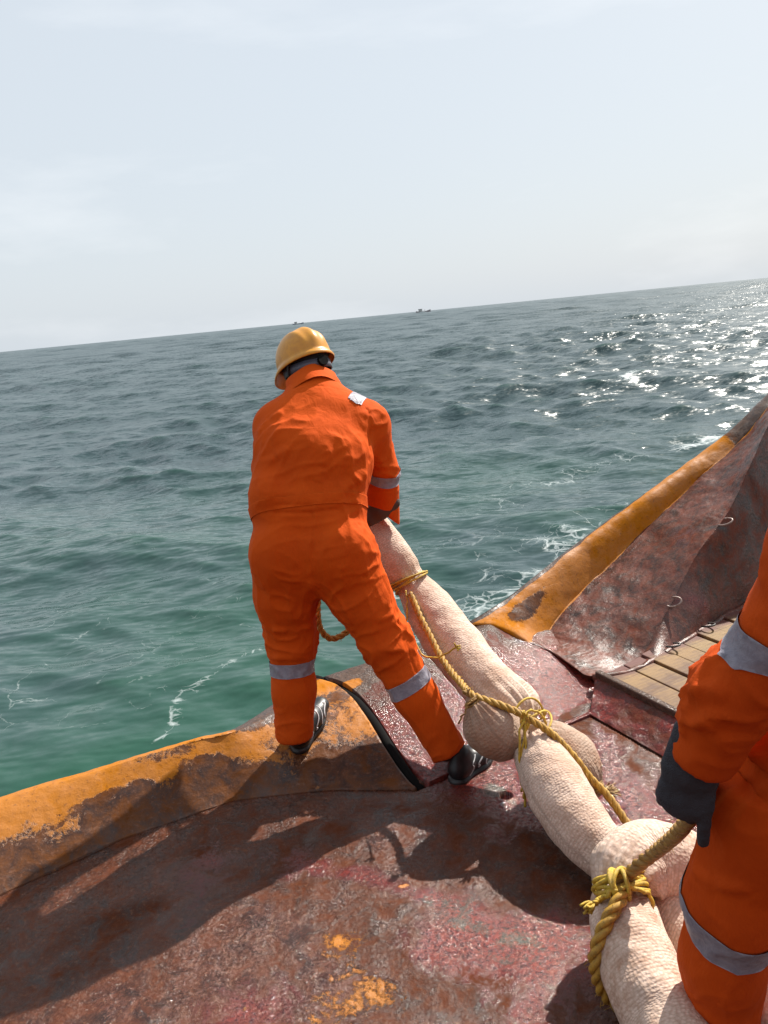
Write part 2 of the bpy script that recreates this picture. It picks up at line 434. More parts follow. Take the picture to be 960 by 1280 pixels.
RUST, RUSTD, REDP, ORNG, GREY = (0.092, 0.025, 0.009), (0.030, 0.011, 0.006), (0.16, 0.020, 0.013), (0.40, 0.138, 0.005), (0.105, 0.060, 0.041)
def mat_steel(name, base, rough_wet=(0.12, 0.5), bumpk=1.0, pit=1.0, wetness=1.0, shine=0.5):
    """old ship steel. mask.r = orange paint, mask.g = bare grey metal, mask.b = red paint"""
    b = NB(name); g = b.geo(); a = b.attr()
    big = b.noise(g, 3.0, 6, 0.62, 0.5); mid = b.noise(g, 13, 7, 0.70, 0.6); fine = b.noise(g, 70, 6, 0.72); grit = b.noise(g, 300, 4, 0.7)
    col = b.mix(b.rng(mid, 0.40, 0.62), base, RUSTD)
    col = b.mix(b.rng(fine, 0.54, 0.66, 0, 0.75), col, (0.15, 0.062, 0.032))
    col = b.mix(b.rng(grit, 0.56, 0.72, 0, 0.55), col, (0.010, 0.006, 0.005))
    def edge(m, sharp=0.08):
        t = b.math('ADD', m, b.math('ADD', b.math('MULTIPLY', mid, 0.75), b.math('MULTIPLY', fine, 0.5)))
        return b.rng(t, 1.12 - sharp, 1.12 + sharp)
    redc = b.mix(b.rng(fine, 0.4, 0.62), REDP, (0.05, 0.010, 0.009)); redc = b.mix(b.rng(grit, 0.55, 0.7, 0, 0.5), redc, (0.20, 0.07, 0.055))
    eb = edge(a[2]); col = b.mix(eb, col, redc)
    grc = b.mix(b.rng(fine, 0.35, 0.65), GREY, (0.045, 0.032, 0.028))
    col = b.mix(edge(a[1]), col, grc)
    orc = b.mix(b.rng(fine, 0.56, 0.70, 0, 0.75), ORNG, (0.10, 0.032, 0.006)); orc = b.mix(b.rng(mid, 0.58, 0.76, 0, 0.7), orc, (0.24, 0.075, 0.006))
    eo = edge(a[0], 0.045); col = b.mix(eo, col, orc)
    wet = b.math('ADD', b.math('MULTIPLY', big, 0.55), b.math('MULTIPLY', mid, 0.45))
    wet = b.rng(b.math('ADD', wet, b.math('MULTIPLY', eb, 0.12)), 0.40, 0.56)
    ro = b.rng(wet, 0, 1, rough_wet[1], rough_wet[0]); ro = b.math('ADD', ro, b.math('MULTIPLY', eo, 0.2))
    nr = b.bump(eo, 0.35, 0.003, b.bump(mid, 0.22 * bumpk, 0.02)); nr = b.bump(fine, 0.5 * bumpk * pit, 0.008, nr)
    # beads and pimples in the wet film: every grain leans its own way and catches the sun
    q = b.n('ShaderNodeTexNoise'); b.put(q.inputs['Vector'], g); q.inputs['Scale'].default_value = 120; q.inputs['Detail'].default_value = 3
    m = b.n('ShaderNodeVectorMath', operation='SUBTRACT'); b.put(m.inputs[0], q.outputs['Color']); m.inputs[1].default_value = (0.5, 0.5, 0.5)
    sc_ = b.n('ShaderNodeVectorMath', operation='SCALE'); b.put(sc_.inputs[0], m.outputs[0]); b.put(sc_.inputs['Scale'], b.math('MULTIPLY', b.rng(wet, 0, 1, 0.22 * wetness, 1.05 * wetness), b.rng(eo, 0, 1, 1.0, 0.25)))
    ad = b.n('ShaderNodeVectorMath', operation='ADD'); b.put(ad.inputs[0], nr); b.put(ad.inputs[1], sc_.outputs[0])
    no = b.n('ShaderNodeVectorMath', operation='NORMALIZE'); b.put(no.inputs[0], ad.outputs[0])
    return b.fin(col, ro, no.outputs[0], Specular_IOR_Level=b.rng(wet, 0, 1, 0.07, shine))
M_DECK = mat_steel('wet rusted deck plate', RUST, (0.08, 0.6), 1.0, 1.0)
M_SILL = mat_steel('worn painted stern plate', (0.12, 0.040, 0.009), (0.30, 0.62), 0.55, 0.8, 0.3)
M_SILLR = mat_steel('wet red stern plate', (0.11, 0.024, 0.014), (0.12, 0.45), 0.9, 1.0, 0.6, 0.26)
M_BULW = mat_steel('rough red brown bulwark paint', (0.135, 0.040, 0.025), (0.33, 0.62), 0.75, 0.9, 0.4)
M_HULL = mat_steel('hull paint', (0.04, 0.03, 0.03), (0.3, 0.6), 0.6)
def mat_wood():
    b = NB('weathered deck plank'); g = b.geo(); ob = b.n('ShaderNodeObjectInfo').outputs['Random']
    gr = b.noise(b.mapv(g, (26, 1.6, 26)), 3.0, 6, 0.65, 0.4); st = b.noise(g, 5, 5, 0.6)
    col = b.mix(b.rng(gr, 0.3, 0.7), (0.33, 0.205, 0.07), (0.085, 0.048, 0.02))
    col = b.mix(b.rng(ob, 0, 1, 0, 0.35), col, (0.22, 0.10, 0.025))
    col = b.mix(b.rng(st, 0.42, 0.60, 0, 0.9), col, (0.085, 0.038, 0.02))
    a = b.attr(); col = b.mix(b.rng(b.math('ADD', a[2], b.math('MULTIPLY', b.noise(g, 18, 5), 0.8)), 0.72, 1.05), col, (0.10, 0.03, 0.022))
    return b.fin(col, 0.7, b.bump(gr, 0.7, 0.006))
M_WOOD = mat_wood()
M_RING = mat_simple('galvanised ring', (0.34, 0.27, 0.24), 0.45, 0.3, 120, (0.13, 0.06, 0.04), 0.2)
M_IRON = mat_simple('black iron', (0.03, 0.024, 0.022), 0.5, 0.4, 90)

# ------------------------------------------------------------------ sea
def make_sea():
    # polar sheet round the ship, fine in front of it and coarse far out
    az = np.concatenate([np.linspace(-180, -42, 70, endpoint=False), np.linspace(-42, 42, 620), np.linspace(42, 180, 71)[1:]])
    az = R_(1) * az[:-1]
    rr = [2.2]
    while rr[-1] < 30000:
        r = rr[-1]; rr.append(r * (1.0085 if r < 700 else 1.014))
    rr = np.array(rr)
    A, Rr = np.meshgrid(az, rr); X = Rr * np.sin(A); Y = Rr * np.cos(A)
    spc = np.maximum(Rr * 0.0085, Rr * R_(84 / 620)) * np.where(np.abs(A) > R_(42), 12, 1)
    wind = R_(205)
    Z = np.zeros_like(X); DX = np.zeros_like(X); DY = np.zeros_like(X); slope = np.zeros_like(X)
    near = sstep(5, 28, Rr)                        # calmer water in the lee of the stern
    rng = np.random.default_rng(11)
    lam = np.concatenate([np.array([17, 13, 9.5, 8.2]), np.geomspace(6.5, 0.28, 84)])
    for i, lm in enumerate(lam):
        k = 2 * PI / lm; th = wind + rng.normal(0, 0.30 if lm > 6 else 0.62)
        amp = 0.026 * (lm / 6) ** 0.75 if lm > 6 else 0.0105 * lm ** 0.74 * rng.uniform(0.6, 1.35)
        ph = rng.uniform(0, 2 * PI); w = sstep(2.0, 4.0, lm / spc)
        calm = 1 if lm > 9 else (0.60 + 0.40 * near)
        arg = k * (X * math.sin(th) + Y * math.cos(th)) + ph + 0.6 * np.sin(0.11 * X + i) * np.cos(0.09 * Y - i)
        a = amp * w * calm; c, s = np.cos(arg), np.sin(arg)
        Z += a * c; DX -= 0.75 * a * s * math.sin(th); DY -= 0.75 * a * s * math.cos(th); slope += a * k * c
    for i, lm in enumerate(np.geomspace(5, 900, 90)):      # far off only the longer crests can be told apart
        k = 2 * PI / lm; th = wind + rng.normal(0, 0.5); w = sstep(2.2, 3.4, lm / spc) * sstep(16, 8, lm / spc) * sstep(25, 90, Rr)
        arg = k * (X * math.sin(th) + Y * math.cos(th)) + rng.uniform(0, 2 * PI) + 0.9 * np.sin(0.9 / lm * X + i); Z += np.minimum(0.040 / k, 0.15) * w * np.cos(arg)
    P = np.stack([X, Y, np.zeros_like(X)], -1)
    gust = 0.75 + 0.5 * fbm(P * 0.035, 3)
    Z = Z * gust; X2, Y2 = X + DX, Y + DY
    # foam: torn crests, streaks of wash from the hull
    crest = sstep(0.62, 1.15, slope * gust + 0.35 * fbm(P * 0.25 + 3, 3)) * sstep(9, 20, Rr)
    patch = sstep(0.02, 0.5, fbm(P * np.array([0.06, 0.10, 1]) + 7.7, 3))
    foam = crest * patch * 1.0
    tx = X + 0.5 * fbm(P * 0.9, 3); ty = Y + 0.5 * fbm(P * 0.9 + 31, 3)
    def streak(pts, w, amp):
        nonlocal foam
        pts = [onz(px, py, SEA_Z)[:2] for px, py in pts]; d = np.full(X.shape, 99.0)
        m = Rr < 60
        xx, yy = tx[m], ty[m]; dd = np.full(xx.shape, 99.0)
        for (x0, y0), (x1, y1) in zip(pts[:-1], pts[1:]):
            l2 = (x1 - x0) ** 2 + (y1 - y0) ** 2; t = np.clip(((xx - x0) * (x1 - x0) + (yy - y0) * (y1 - y0)) / l2, 0, 1)
            dd = np.minimum(dd, np.hypot(xx - x0 - t * (x1 - x0), yy - y0 - t * (y1 - y0)))
        foam[m] = np.maximum(foam[m], amp * np.exp(-(dd / w) ** 2))
    streak([(235, 915), (262, 868), (300, 838), (345, 815)], 0.11, 0.66)
    streak([(190, 880), (260, 800), (330, 790)], 0.22, 0.42)
    streak([(505, 745), (560, 742), (610, 735), (640, 722), (690, 690), (720, 668)], 0.34, 0.74)
    streak([(510, 790), (560, 755), (600, 748)], 0.3, 0.7)
    streak([(60, 760), (95, 800), (45, 850), (30, 900)], 0.28, 0.45)
    streak([(480, 660), (540, 655), (600, 640), (650, 600)], 0.35, 0.5)
    streak([(510, 690), (590, 690), (650, 660)], 0.5, 0.42)
    streak([(690, 600), (760, 575), (820, 572)], 0.35, 0.62)
    streak([(845, 590), (790, 630), (740, 660)], 0.4, 0.5)
    for q_ in ([(60, 705), (150, 690), (240, 712), (305, 765)], [(20, 640), (120, 655), (230, 640), (300, 655)], [(150, 850), (190, 800), (250, 770)], [(0, 900), (60, 930), (130, 910)], [(120, 780), (200, 820), (240, 860)]): streak(q_, 0.25, 0.40)
    streak([(785, 480), (820, 462)], 0.5, 0.95)
    streak([(850, 560), (880, 548)], 0.5, 0.9)
    green = np.clip(1.15 - Rr / 17, 0, 1) * (0.7 + 0.7 * fbm(P * 0.35 + 5, 4)) + 0.35 * sstep(0.2, 0.9, slope)
    wake = np.exp(-((np.hypot(X + 1.8, Y - 5.6) - 1.6) / 0.7) ** 2)
    V = np.stack([X2, Y2, Z + SEA_Z], -1).reshape(-1, 3)
    f = grid_faces(len(rr), len(az), True)[:, ::-1]
    me = bpy.data.meshes.new('sea'); nf = len(f)
    me.vertices.add(len(V)); me.vertices.foreach_set('co', V.astype(np.float32).ravel())
    me.loops.add(nf * 4); me.loops.foreach_set('vertex_index', f.astype(np.int32).ravel())
    me.polygons.add(nf); me.polygons.foreach_set('loop_start', np.arange(0, nf * 4, 4, dtype=np.int32)); me.polygons.foreach_set('loop_total', np.full(nf, 4, dtype=np.int32))
    me.update(calc_edges=True); me.shade_smooth()
    ca = me.color_attributes.new('mask', 'FLOAT_COLOR', 'POINT')
    c = np.stack([foam, np.clip(green, 0, 1), near, np.ones_like(X)], -1).reshape(-1, 4).astype(np.float32); ca.data.foreach_set('color', c.ravel())
    b = NB('sea water'); g = b.geo(); a = b.attr()
    col = b.mix(a[1], (0.022, 0.046, 0.050), (0.018, 0.066, 0.045))
    lac = b.voro(b.mix(0.1, g, b.n('ShaderNodeTexNoise', i_Scale=2.2, i_Detail=4.0).outputs['Color']), 3.2, 'DISTANCE_TO_EDGE')
    dis = b.n('ShaderNodeTexNoise'); b.put(dis.inputs['Vector'], g); dis.inputs['Scale'].default_value = 1.7; dis.inputs['Detail'].default_value = 5
    vm = b.n('ShaderNodeVectorMath', operation='MULTIPLY_ADD'); b.put(vm.inputs[0], dis.outputs['Color']); vm.inputs[1].default_value = (0.75, 0.75, 0); b.put(vm.inputs[2], g)
    l1 = b.voro(vm.outputs[0], 2.6, 'DISTANCE_TO_EDGE'); l2 = b.voro(vm.outputs[0], 9.0, 'DISTANCE_TO_EDGE'); fn = b.noise(g, 22, 5, 0.7)
    lace = b.math('MAXIMUM', b.rng(l1, 0.0, 0.10, 1, 0), b.math('MULTIPLY', b.rng(l2, 0.0, 0.18, 1, 0), 0.75))
    t = b.math('ADD', b.math('MULTIPLY', a[0], 1.0), b.math('ADD', b.math('MULTIPLY', lace, 0.55), b.math('MULTIPLY', fn, 0.5)))
    fm = b.math('MULTIPLY', b.rng(t, 1.12, 1.75), b.rng(a[0], 0.04, 0.25))
    col = b.mix(fm, col, (0.55, 0.60, 0.60))
    ro = b.math('ADD', b.rng(fm, 0, 1, 0.0, 0.4), b.rng(a[2], 0, 1, 0.08, 0.30))
    def slopes(vec, scale, detail, k):
        q = b.n('ShaderNodeTexNoise'); b.put(q.inputs['Vector'], vec); q.inputs['Scale'].default_value = scale; q.inputs['Detail'].default_value = detail; q.inputs['Roughness'].default_value = 0.6
        m = b.n('ShaderNodeVectorMath', operation='MULTIPLY_ADD'); b.put(m.inputs[0], q.outputs['Color']); m.inputs[1].default_value = (k, k, 0); m.inputs[2].default_value = (-k / 2, -k / 2, 0)
        return m.outputs[0]
    def vadd(u_, w_, op='ADD'):
        m = b.n('ShaderNodeVectorMath', operation=op); b.put(m.inputs[0], u_); b.put(m.inputs[1], w_); return m.outputs[0]
    s3 = b.noise(b.mapv(g, (0.5, 1, 1), (0, 0, -0.4)), 0.42, 5, 0.6)
    nr0 = b.bump(s3, 0.32, 0.8)
    sl = vadd(slopes(b.mapv(g, (1, 1.8, 1), (0, 0, -0.42)), 2.6, 5, 1.15), slopes(b.mapv(g, (1, 1.6, 1), (0, 0, -0.35)), 11, 4, 0.55))
    sc_ = b.n('ShaderNodeVectorMath', operation='SCALE'); b.put(sc_.inputs[0], sl); b.put(sc_.inputs['Scale'], b.rng(a[2], 0, 1, 0.40, 1.22))
    nm_ = b.n('ShaderNodeVectorMath', operation='NORMALIZE'); b.put(nm_.inputs[0], vadd(nr0, sc_.outputs[0])); nr = nm_.outputs[0]
    b.fin(col, ro, nr, IOR=1.333)
    o = link('sea', me, b.m); o['kind'] = 'structure'
    return o
make_sea()

# ------------------------------------------------------------------ the tug's stern
SHIP = thing('tugboat', 'rusty red tug stern deck with orange edged plating and raised bulwark', 'tugboat', (0, 1.5, 0))
SHIP_INV = Matrix.Translation((0, -1.5, 0))
def ship(name, v, f, mat, parent=None, **kw):
    o = build(name, np.asarray(v) - np.array([0, 1.5, 0]), f, mat, parent or SHIP, **kw); return o
def gm(x, y, px, py, sx, sy=None, z=0.0, ang=0.0):
    """soft patch centred on a spot of the plating, sizes in metres"""
    c = onz(px, py, z); sy = sy or sx; ca, sa = math.cos(ang), math.sin(ang)
    dx, dy = x - c[0], y - c[1]; u, w = dx * ca + dy * sa, -dx * sa + dy * ca
    return np.exp(-((u / sx) ** 2 + (w / sy) ** 2))

G0 = onz(520, 985, 0)[:2]; K0 = onz(738, 893, 0)[:2]
ZC = 0.17
ZW = 0.06
def make_deck():
    xs = np.concatenate([np.linspace(-3.5, -1.45, 24, endpoint=False), np.linspace(-1.45, 1.4, 430), np.linspace(1.4, 3.6, 26)[1:]])
    ys = np.concatenate([np.linspace(-3.4, 1.05, 28, endpoint=False), np.linspace(1.05, 3.1, 320)])
    X, Y = np.meshgrid(xs, ys, indexing='ij'); P = np.stack([X, Y, np.zeros_like(X)], -1)
    Z = 0.004 * fbm(P * 2.2, 3) + 0.0022 * fbm(P * 14 + 9, 4) + 0.0016 * np.abs(fbm(P * 40 + 2, 3))
    # plates let in one against another: open joint under the stern plate and along the coaming
    def seg(a, b):
        a, b = np.array(a), np.array(b); ab = b - a; t = np.clip(((X - a[0]) * ab[0] + (Y - a[1]) * ab[1]) / (ab @ ab), 0, 1)
        return np.hypot(X - a[0] - t * ab[0], Y - a[1] - t * ab[1])
    j = np.minimum(seg(G0, K0), seg(K0, onz(870, 967)[:2]))
    Z -= 0.030 * np.exp(-(j / 0.013) ** 6)
    hc = onz(632, 996)[:2]; hr = np.hypot(X - hc[0], Y - hc[1])
    Z += 0.004 * np.exp(-((hr - 0.027) / 0.006) ** 2); Z = np.where(hr < 0.021, -0.07, Z)
    w = fbm(P * 3.1 + 4, 4)
    org = 0.46 * gm(X, Y, 425, 1174, 0.13, 0.07) + 0.44 * gm(X, Y, 475, 1240, 0.10, 0.16, ang=0.9) + 0.42 * gm(X, Y, 400, 1290, 0.09, 0.16) + 0.6 * gm(X, Y, 505, 1108, 0.03, 0.015) + 0.35 * gm(X, Y, 320, 1260, 0.1, 0.1)
    gry = 0.16 + 0.30 * w + 0.25 * gm(X, Y, 560, 1120, 0.22, 0.1) + 0.15 * gm(X, Y, 640, 1170, 0.2, 0.1) + 0.35 * gm(X, Y, 400, 1040, 0.14, 0.08) + 0.4 * gm(X, Y, 620, 990, 0.06) + 0.25 * gm(X, Y, 790, 960, 0.2)
    red = 0.27 + 0.3 * fbm(P * 2.3 + 19, 4) + 0.55 * gm(X, Y, 660, 985, 0.2, 0.14) + 0.4 * gm(X, Y, 500, 1110, 0.3, 0.05, ang=-0.5) + 0.5 * gm(X, Y, 740, 1000, 0.3, 0.25) + 0.35 * gm(X, Y, 560, 1180, 0.2, 0.1) + 0.3 * gm(X, Y, 700, 1180, 0.15)
    dark = gm(X, Y, 360, 1225, 0.2, 0.12)
    c = np.stack([np.clip(org, 0, 1), np.clip(gry - 0.4 * dark, 0, 0.75), np.clip(red, 0, 0.85)], -1).reshape(-1, 3)
    V = np.stack([X, Y, Z], -1).reshape(-1, 3); f = grid_faces(len(xs), len(ys))
    # keep only the plating inboard of the stern plate
    bl = np.array(sorted([[q[0], q[1]] for q in base_l + base_r + [np.array([4.0, 3.4, 0])]]))
    def inside(x, y):
        return y < np.interp(x, bl[:, 0], bl[:, 1]) + 0.09
    ok = inside(V[:, 0], V[:, 1]); f = f[np.all(ok[f], axis=1)]
    return ship('deck_plate', V, f, M_DECK, cols=c)
groove_px = [(388, 842, .17), (410, 850, .165), (436, 868, .15), (458, 893, .125), (478, 924, .085), (498, 955, .045), (512, 974, .02), (522, 985, .004)]
GRV = np.array([onz(px, py, z) for px, py, z in groove_px])[::-1]           # from the deck up to the edge
def sill_profile(v, kind):
    """height over the deck; v 0..1 inner slope, the outer roll is added apart"""
    return 0.006 + (ZC - 0.006) * sstep(-0.05, 1.03, v) if kind == 'right' else 0.006 + (ZC - 0.006) * np.sin(np.clip(v, 0, 1) * PI / 2) ** 1.25
def make_sill(name, base, edge, side0, kind, mat, masks, nu=200, nv=150):
    """plate from the deck joint (base) up to the rolled stern edge; side0 is its curved first side"""
    B = interp_poly(base, nu, False); E = interp_poly(edge, nu, True)
    v_in = np.linspace(0, 1, nv); V = np.zeros((nu, nv, 3))
    S = interp_poly(side0, nv, True) if side0 is not None else None
    u = np.linspace(0, 1, nu)[:, None]
    V[..., :2] = B[:, None, :2] * (1 - v_in)[None, :, None] + E[:, None, :2] * v_in[None, :, None]
    if S is not None:
        d = S[:, :2] - V[0, :, :2]; V[..., :2] += d[None] * np.clip(1 - u * 1.6, 0, 1)[..., None] ** 1.5
    V[..., 2] = sill_profile(v_in, kind)[None, :]
    if kind == 'right':
        push = sstep(0.62, 1.0, u) * sstep(0.015, 0.32, v_in)[None, :]; V[..., 0] += 0.42 * push; V[..., 1] += 0.14 * push
    drop = 1 - 0.86 * sstep(0.57, 0.86, u) if kind == 'right' else 1 + 0 * u
    V[..., 2] *= drop
    # roll over the edge and down the stern
    out = E[:, :2] - B[:, :2]; tng = np.gradient(E[:, :2], axis=0); nrm = np.stack([-tng[:, 1], tng[:, 0]], 1); nrm /= np.linalg.norm(nrm, axis=1)[:, None]
    nrm *= np.sign((nrm * out).sum(1))[:, None]
    rr = 0.085; rolls = []
    for a in np.linspace(12, 90, 12): rolls.append((rr * math.sin(R_(a)), -rr * (1 - math.cos(R_(a)))))
    for zz in (0.2, 0.45, 0.8, 1.2, 1.8): rolls.append((rr - 0.05 * zz, -zz - rr))
    extra = np.stack([np.concatenate([V[:, -1, :2] + nrm * (h - rr), ZC * drop + z], 1) for h, z in rolls], 1)
    keep = v_in < 0.92
    # pull the last of the slope back so the roll starts rr inside the edge
    V[..., :2] -= (nrm[:, None, :] * rr) * (v_in ** 3)[None, :, None]
    V = np.concatenate([V, extra], 1); nvt = V.shape[1]
    pn = fbm(V * 5.0 + 3, 3); pf = fbm(V * 26 + 8, 4)
    V[..., 2] += 0.0022 * pn + 0.0014 * pf
    lip = V[:, :1].copy(); lip[..., 2] = -0.03                         # the plate's own thickness at the joint
    side = None
    V = np.concatenate([lip, V], 1); nvt += 1
    vv = np.concatenate([[0], v_in, 1 + np.linspace(0.02, 1, len(rolls))])[None, :] * np.ones((nu, 1))
    c = masks(V[..., 0], V[..., 1], V[..., 2], u * np.ones_like(vv), vv)
    Vf = V.reshape(-1, 3); f = grid_faces(nu, nvt)
    # wall down the first side, along the groove
    w0 = V[0].copy(); w1 = w0.copy(); w1[:, 2] = np.minimum(w1[:, 2], 0.2) - 0.06
    k = len(Vf); Vf = np.vstack([Vf, w1]); c = np.vstack([c.reshape(-1, 3), c[0]])
    fw = [[j, j + 1, k + j + 1, k + j] for j in range(nvt - 1)]
    return ship(name, Vf, f.tolist() + fw, mat, cols=c)

base_l = [np.array([G0[0] - 0.012, G0[1] - 0.004, 0]), onz(400, 988, 0), onz(290, 1002, 0), onz(150, 1050, 0), onz(0, 1120, 0), np.array([-2.6, 1.1, 0])]
gdir = np.array([0.86, 0.51])
base_r = [np.r_[G0 + 0.02 * gdir], np.r_[K0]]
base_r = [np.array([G0[0] + .035, G0[1] + .018, 0]), np.array([K0[0] + 0.03, K0[1] + 0.015, 0])]
edge_r = [onz(401, 838, ZC), onz(450, 822, ZC), onz(525, 797, ZC), onz(583, 779, ZC), onz(640, 752, ZC), onz(700, 733, ZC)]
side_r = GRV + np.array([0.040, 0.020, 0])
def masks_r(X, Y, Z, u, v):
    P = np.stack([X, Y, Z], -1); w = fbm(P * 4, 4)
    gry = 0.75 * sstep(0.62, 0.9, v + 0.18 * w) + 0.3 * sstep(0.08, 0.02, np.abs(u * 0.9)) 
    red = 0.75 * sstep(0.8, 0.5, v + 0.2 * w) + 0.2 * w
    org = 0.95 * gm(X, Y, 432, 856, 0.10, 0.035, 0.16, 0.5) + 0.3 * gm(X, Y, 655, 800, 0.10, 0.04, 0.08, 0.3)
    return np.stack([np.clip(org, 0, 1), np.clip(gry, 0, 0.85), np.clip(red, 0, 0.8)], -1)
make_deck()
make_sill('stern_plate', base_r, edge_r, side_r, 'right', M_SILLR, masks_r)

edge_l = [onz(388, 842, ZC), onz(366, 852, ZC), onz(342, 868, ZC), onz(312, 888, ZC), onz(283, 904, ZC), onz(250, 911, ZC), onz(200, 925, ZC), onz(100, 955, ZC), onz(0, 985, ZC), np.array([-2.4, 1.86, ZC])]
def masks_l(X, Y, Z, u, v):
    P = np.stack([X, Y, Z], -1); w = fbm(P * 4, 4)
    g1 = gm(X, Y, 318, 893, 0.17, 0.09, ZC, 0.7) 
    gry = 0.95 * g1 * sstep(0.55, 0.95, v + 0.1 * w)
    stain = gm(X, Y, 195, 945, 0.20, 0.05, 0.16, 0.35)
    org = 0.46 + 0.62 * sstep(0.42, 0.66, v + 0.10 * w) * sstep(-0.50, -0.72, X) + 0.5 * gm(X, Y, 392, 862, 0.12, 0.05, 0.16, 0.5) + 0.22 * w - 0.75 * stain - 0.8 * g1 * sstep(.6, .9, v) - 0.22 * sstep(0.45, 0.2, v)
    red = 0.5 * gm(X, Y, 420, 900, 0.16, 0.05, 0.1) 
    return np.stack([np.clip(org, 0, 1), np.clip(gry, 0, 0.9), np.clip(red, 0, 0.5)], -1)
make_sill('stern_corner_plate', base_l, edge_l, GRV + np.array([-0.004, 0, 0]), 'left', M_SILL, masks_l, nu=330)
v, f, uv = tube(GRV + np.array([0.018, 0.008, -0.034]), 0.021, 8, 40)
ship('rubber_seal', v, f, M_SEAL)

# --- bulwark on the far quarter: orange capping, rough flared plate, plain inner side
Bb0 = onz(738, 847, ZW)[:2]; Bb1 = onz(905, 768, ZW)[:2]; Bd = (Bb1 - Bb0) / np.linalg.norm(Bb1 - Bb0); Bn = np.array([-Bd[1], Bd[0]])
def onoff(px, py, off):
    """point of the sight line above the plan line that runs 'off' metres outboard of the bulwark foot"""
    w = ray(px, py); A = np.array([[w[0], -Bd[0]], [w[1], -Bd[1]]]); k, t = np.linalg.solve(A, Bb0 + Bn * off); return CAM + w * k
OUTER = [onz(566, 787, .14), onz(583, 779, .172)] + [onoff(*p) for p in [(612, 762, .60), (640, 743, .62), (700, 695, .64), (760, 650, .65), (850, 585, .63), (910, 540, .58), (960, 493, .54), (1010, 440, .52), (1100, 335, .50)]]
BOUND = [onz(648, 812, .035)] + [onoff(*p) for p in [(662, 803, .40), (680, 797, .45), (702, 765, .50), (774, 692, .53), (852, 617, .51), (888, 584, .48), (928, 548, .44), (965, 503, .40), (1015, 450, .39), (1105, 345, .37)]]
CRS = [onz(698, 842, -.06), onz(709, 826, .015), onz(738, 845, .045)] + [onoff(*p) for p in [ (795, 828, .01), (838, 757, .05), (872, 692, .09), (912, 637, .12), (944, 568, .17), (972, 512, .20), (1020, 459, .20), (1110, 354, .19)]]
BASE = [onz(715, 850, -.05)] + [onz(*p) for p in [(722, 846, -.02), (741, 849, .02), (797, 834, ZW), (850, 802, ZW), (878, 786, ZW), (905, 768, ZW), (960, 738, ZW), (1005, 712, ZW), (1070, 672, ZW), (1160, 620, ZW)]]
def strip_grid(A, B, nu, nv, amp=0.0, sc=9.0, seed=0.0, aniso=None):
    a = np.array(A); b = np.array(B)
    # same parameter on both lines
    def par(p):
        s = np.linspace(0, 1, len(p)); q = np.linspace(0, 1, nu)
        P = np.vstack([2 * p[0] - p[1], p, 2 * p[-1] - p[-2]]); out = []
        for t in q:
            x = min(t * (len(p) - 1), len(p) - 1 - 1e-9); i = int(x); r = x - i
            p0, p1, p2, p3 = P[i], P[i + 1], P[i + 2], P[i + 3]
            out.append(0.5 * (2 * p1 + (p2 - p0) * r + (2 * p0 - 5 * p1 + 4 * p2 - p3) * r * r + (3 * p1 - p0 - 3 * p2 + p3) * r ** 3))
        return np.array(out)
    a, b = par(a), par(b); w = np.linspace(0, 1, nv)[None, :, None]
    V = a[:, None] * (1 - w) + b[:, None] * w
    return V
def displaced(V, amp, sc, seed=0.0, scale=(1, 1, 1), edge=True):
    nu, nv, _ = V.shape; f = grid_faces(nu, nv); vf = V.reshape(-1, 3); n = vnormals(vf, f)
    if n[:, 2].mean() < 0: n = -n
    d = amp * fbm(vf * sc * np.array(scale) + seed, 4)
    if edge:
        m = np.ones((nu, nv)); m[:, 0] = m[:, -1] = 0.25; d = d * m.ravel()
    return vf + n * d[:, None], f
BUL = None
slope = strip_grid(BOUND, CRS, 260, 110)
inner = strip_grid(CRS, BASE, 200, 60)
# round the knuckle between flare and side
sv, sf = displaced(slope, 0.006, 7, 2.0, (1, 1, 1.3))
sn = vnormals(sv, sf); sn *= np.sign(sn[:, 2:3])
ridge = fbm(sv @ np.array([[Bd[0], Bd[1], 0], [0, 0, 1], [0, 0, 0]]).T * np.array([22, 85, 1]) + 5, 4)
sv = sv + sn * (0.0022 * ridge * (0.4 + 1.2 * np.clip(fbm(sv * 4 + 11, 3) + .3, 0, 1)) + 0.002 * np.abs(fbm(sv * 45, 3)))[:, None]
P3 = sv.copy(); wv = fbm(sv * 5, 4); vv = np.tile(np.linspace(0, 1, 110), 260)
cs = np.stack([0.9 * sstep(0.035, 0.0, vv + 0.02 * wv), 0.10 + 0.3 * wv, 0.15 + 0.3 * fbm(sv * 3 + 6, 3)], -1)
BUL = ship('bulwark_flare', sv, sf, M_BULW, cols=np.clip(cs, 0, 1))
iv, jf = displaced(inner, 0.004, 6, 5.0)
ci = np.stack([np.zeros(len(iv)), 0.0 + 0.2 * fbm(iv * 4, 3), 0.25 + 0.3 * fbm(iv * 3 + 6, 3)], -1)
ship('bulwark_side', iv, jf, M_BULW, cols=np.clip(ci, 0, 1))
capg = strip_grid(OUTER, BOUND, 240, 40)
wq = np.linspace(0, 1, 40); capg[..., 2] += (0.040 * np.sin(wq * PI))[None, :]
cv, cf = displaced(capg, 0.0045, 7, 8.0)
uq = np.repeat(np.linspace(0, 1, 240), 40); wq2 = np.tile(wq, 240); ww = fbm(cv * 5 + 2, 4)
org = 0.85 * sstep(0.02, 0.10, uq) * sstep(0.70, 0.655, uq) * sstep(0.06, 0.20, wq2 + 0.06 * ww) + 0.15 * ww
org -= 0.9 * np.exp(-(((uq - 0.245) / 0.075) ** 2 + ((wq2 - 0.50 - 0.05 * ww) / 0.20) ** 2) * 1.0) * sstep(-0.35, 0.1, ww + 0.25)
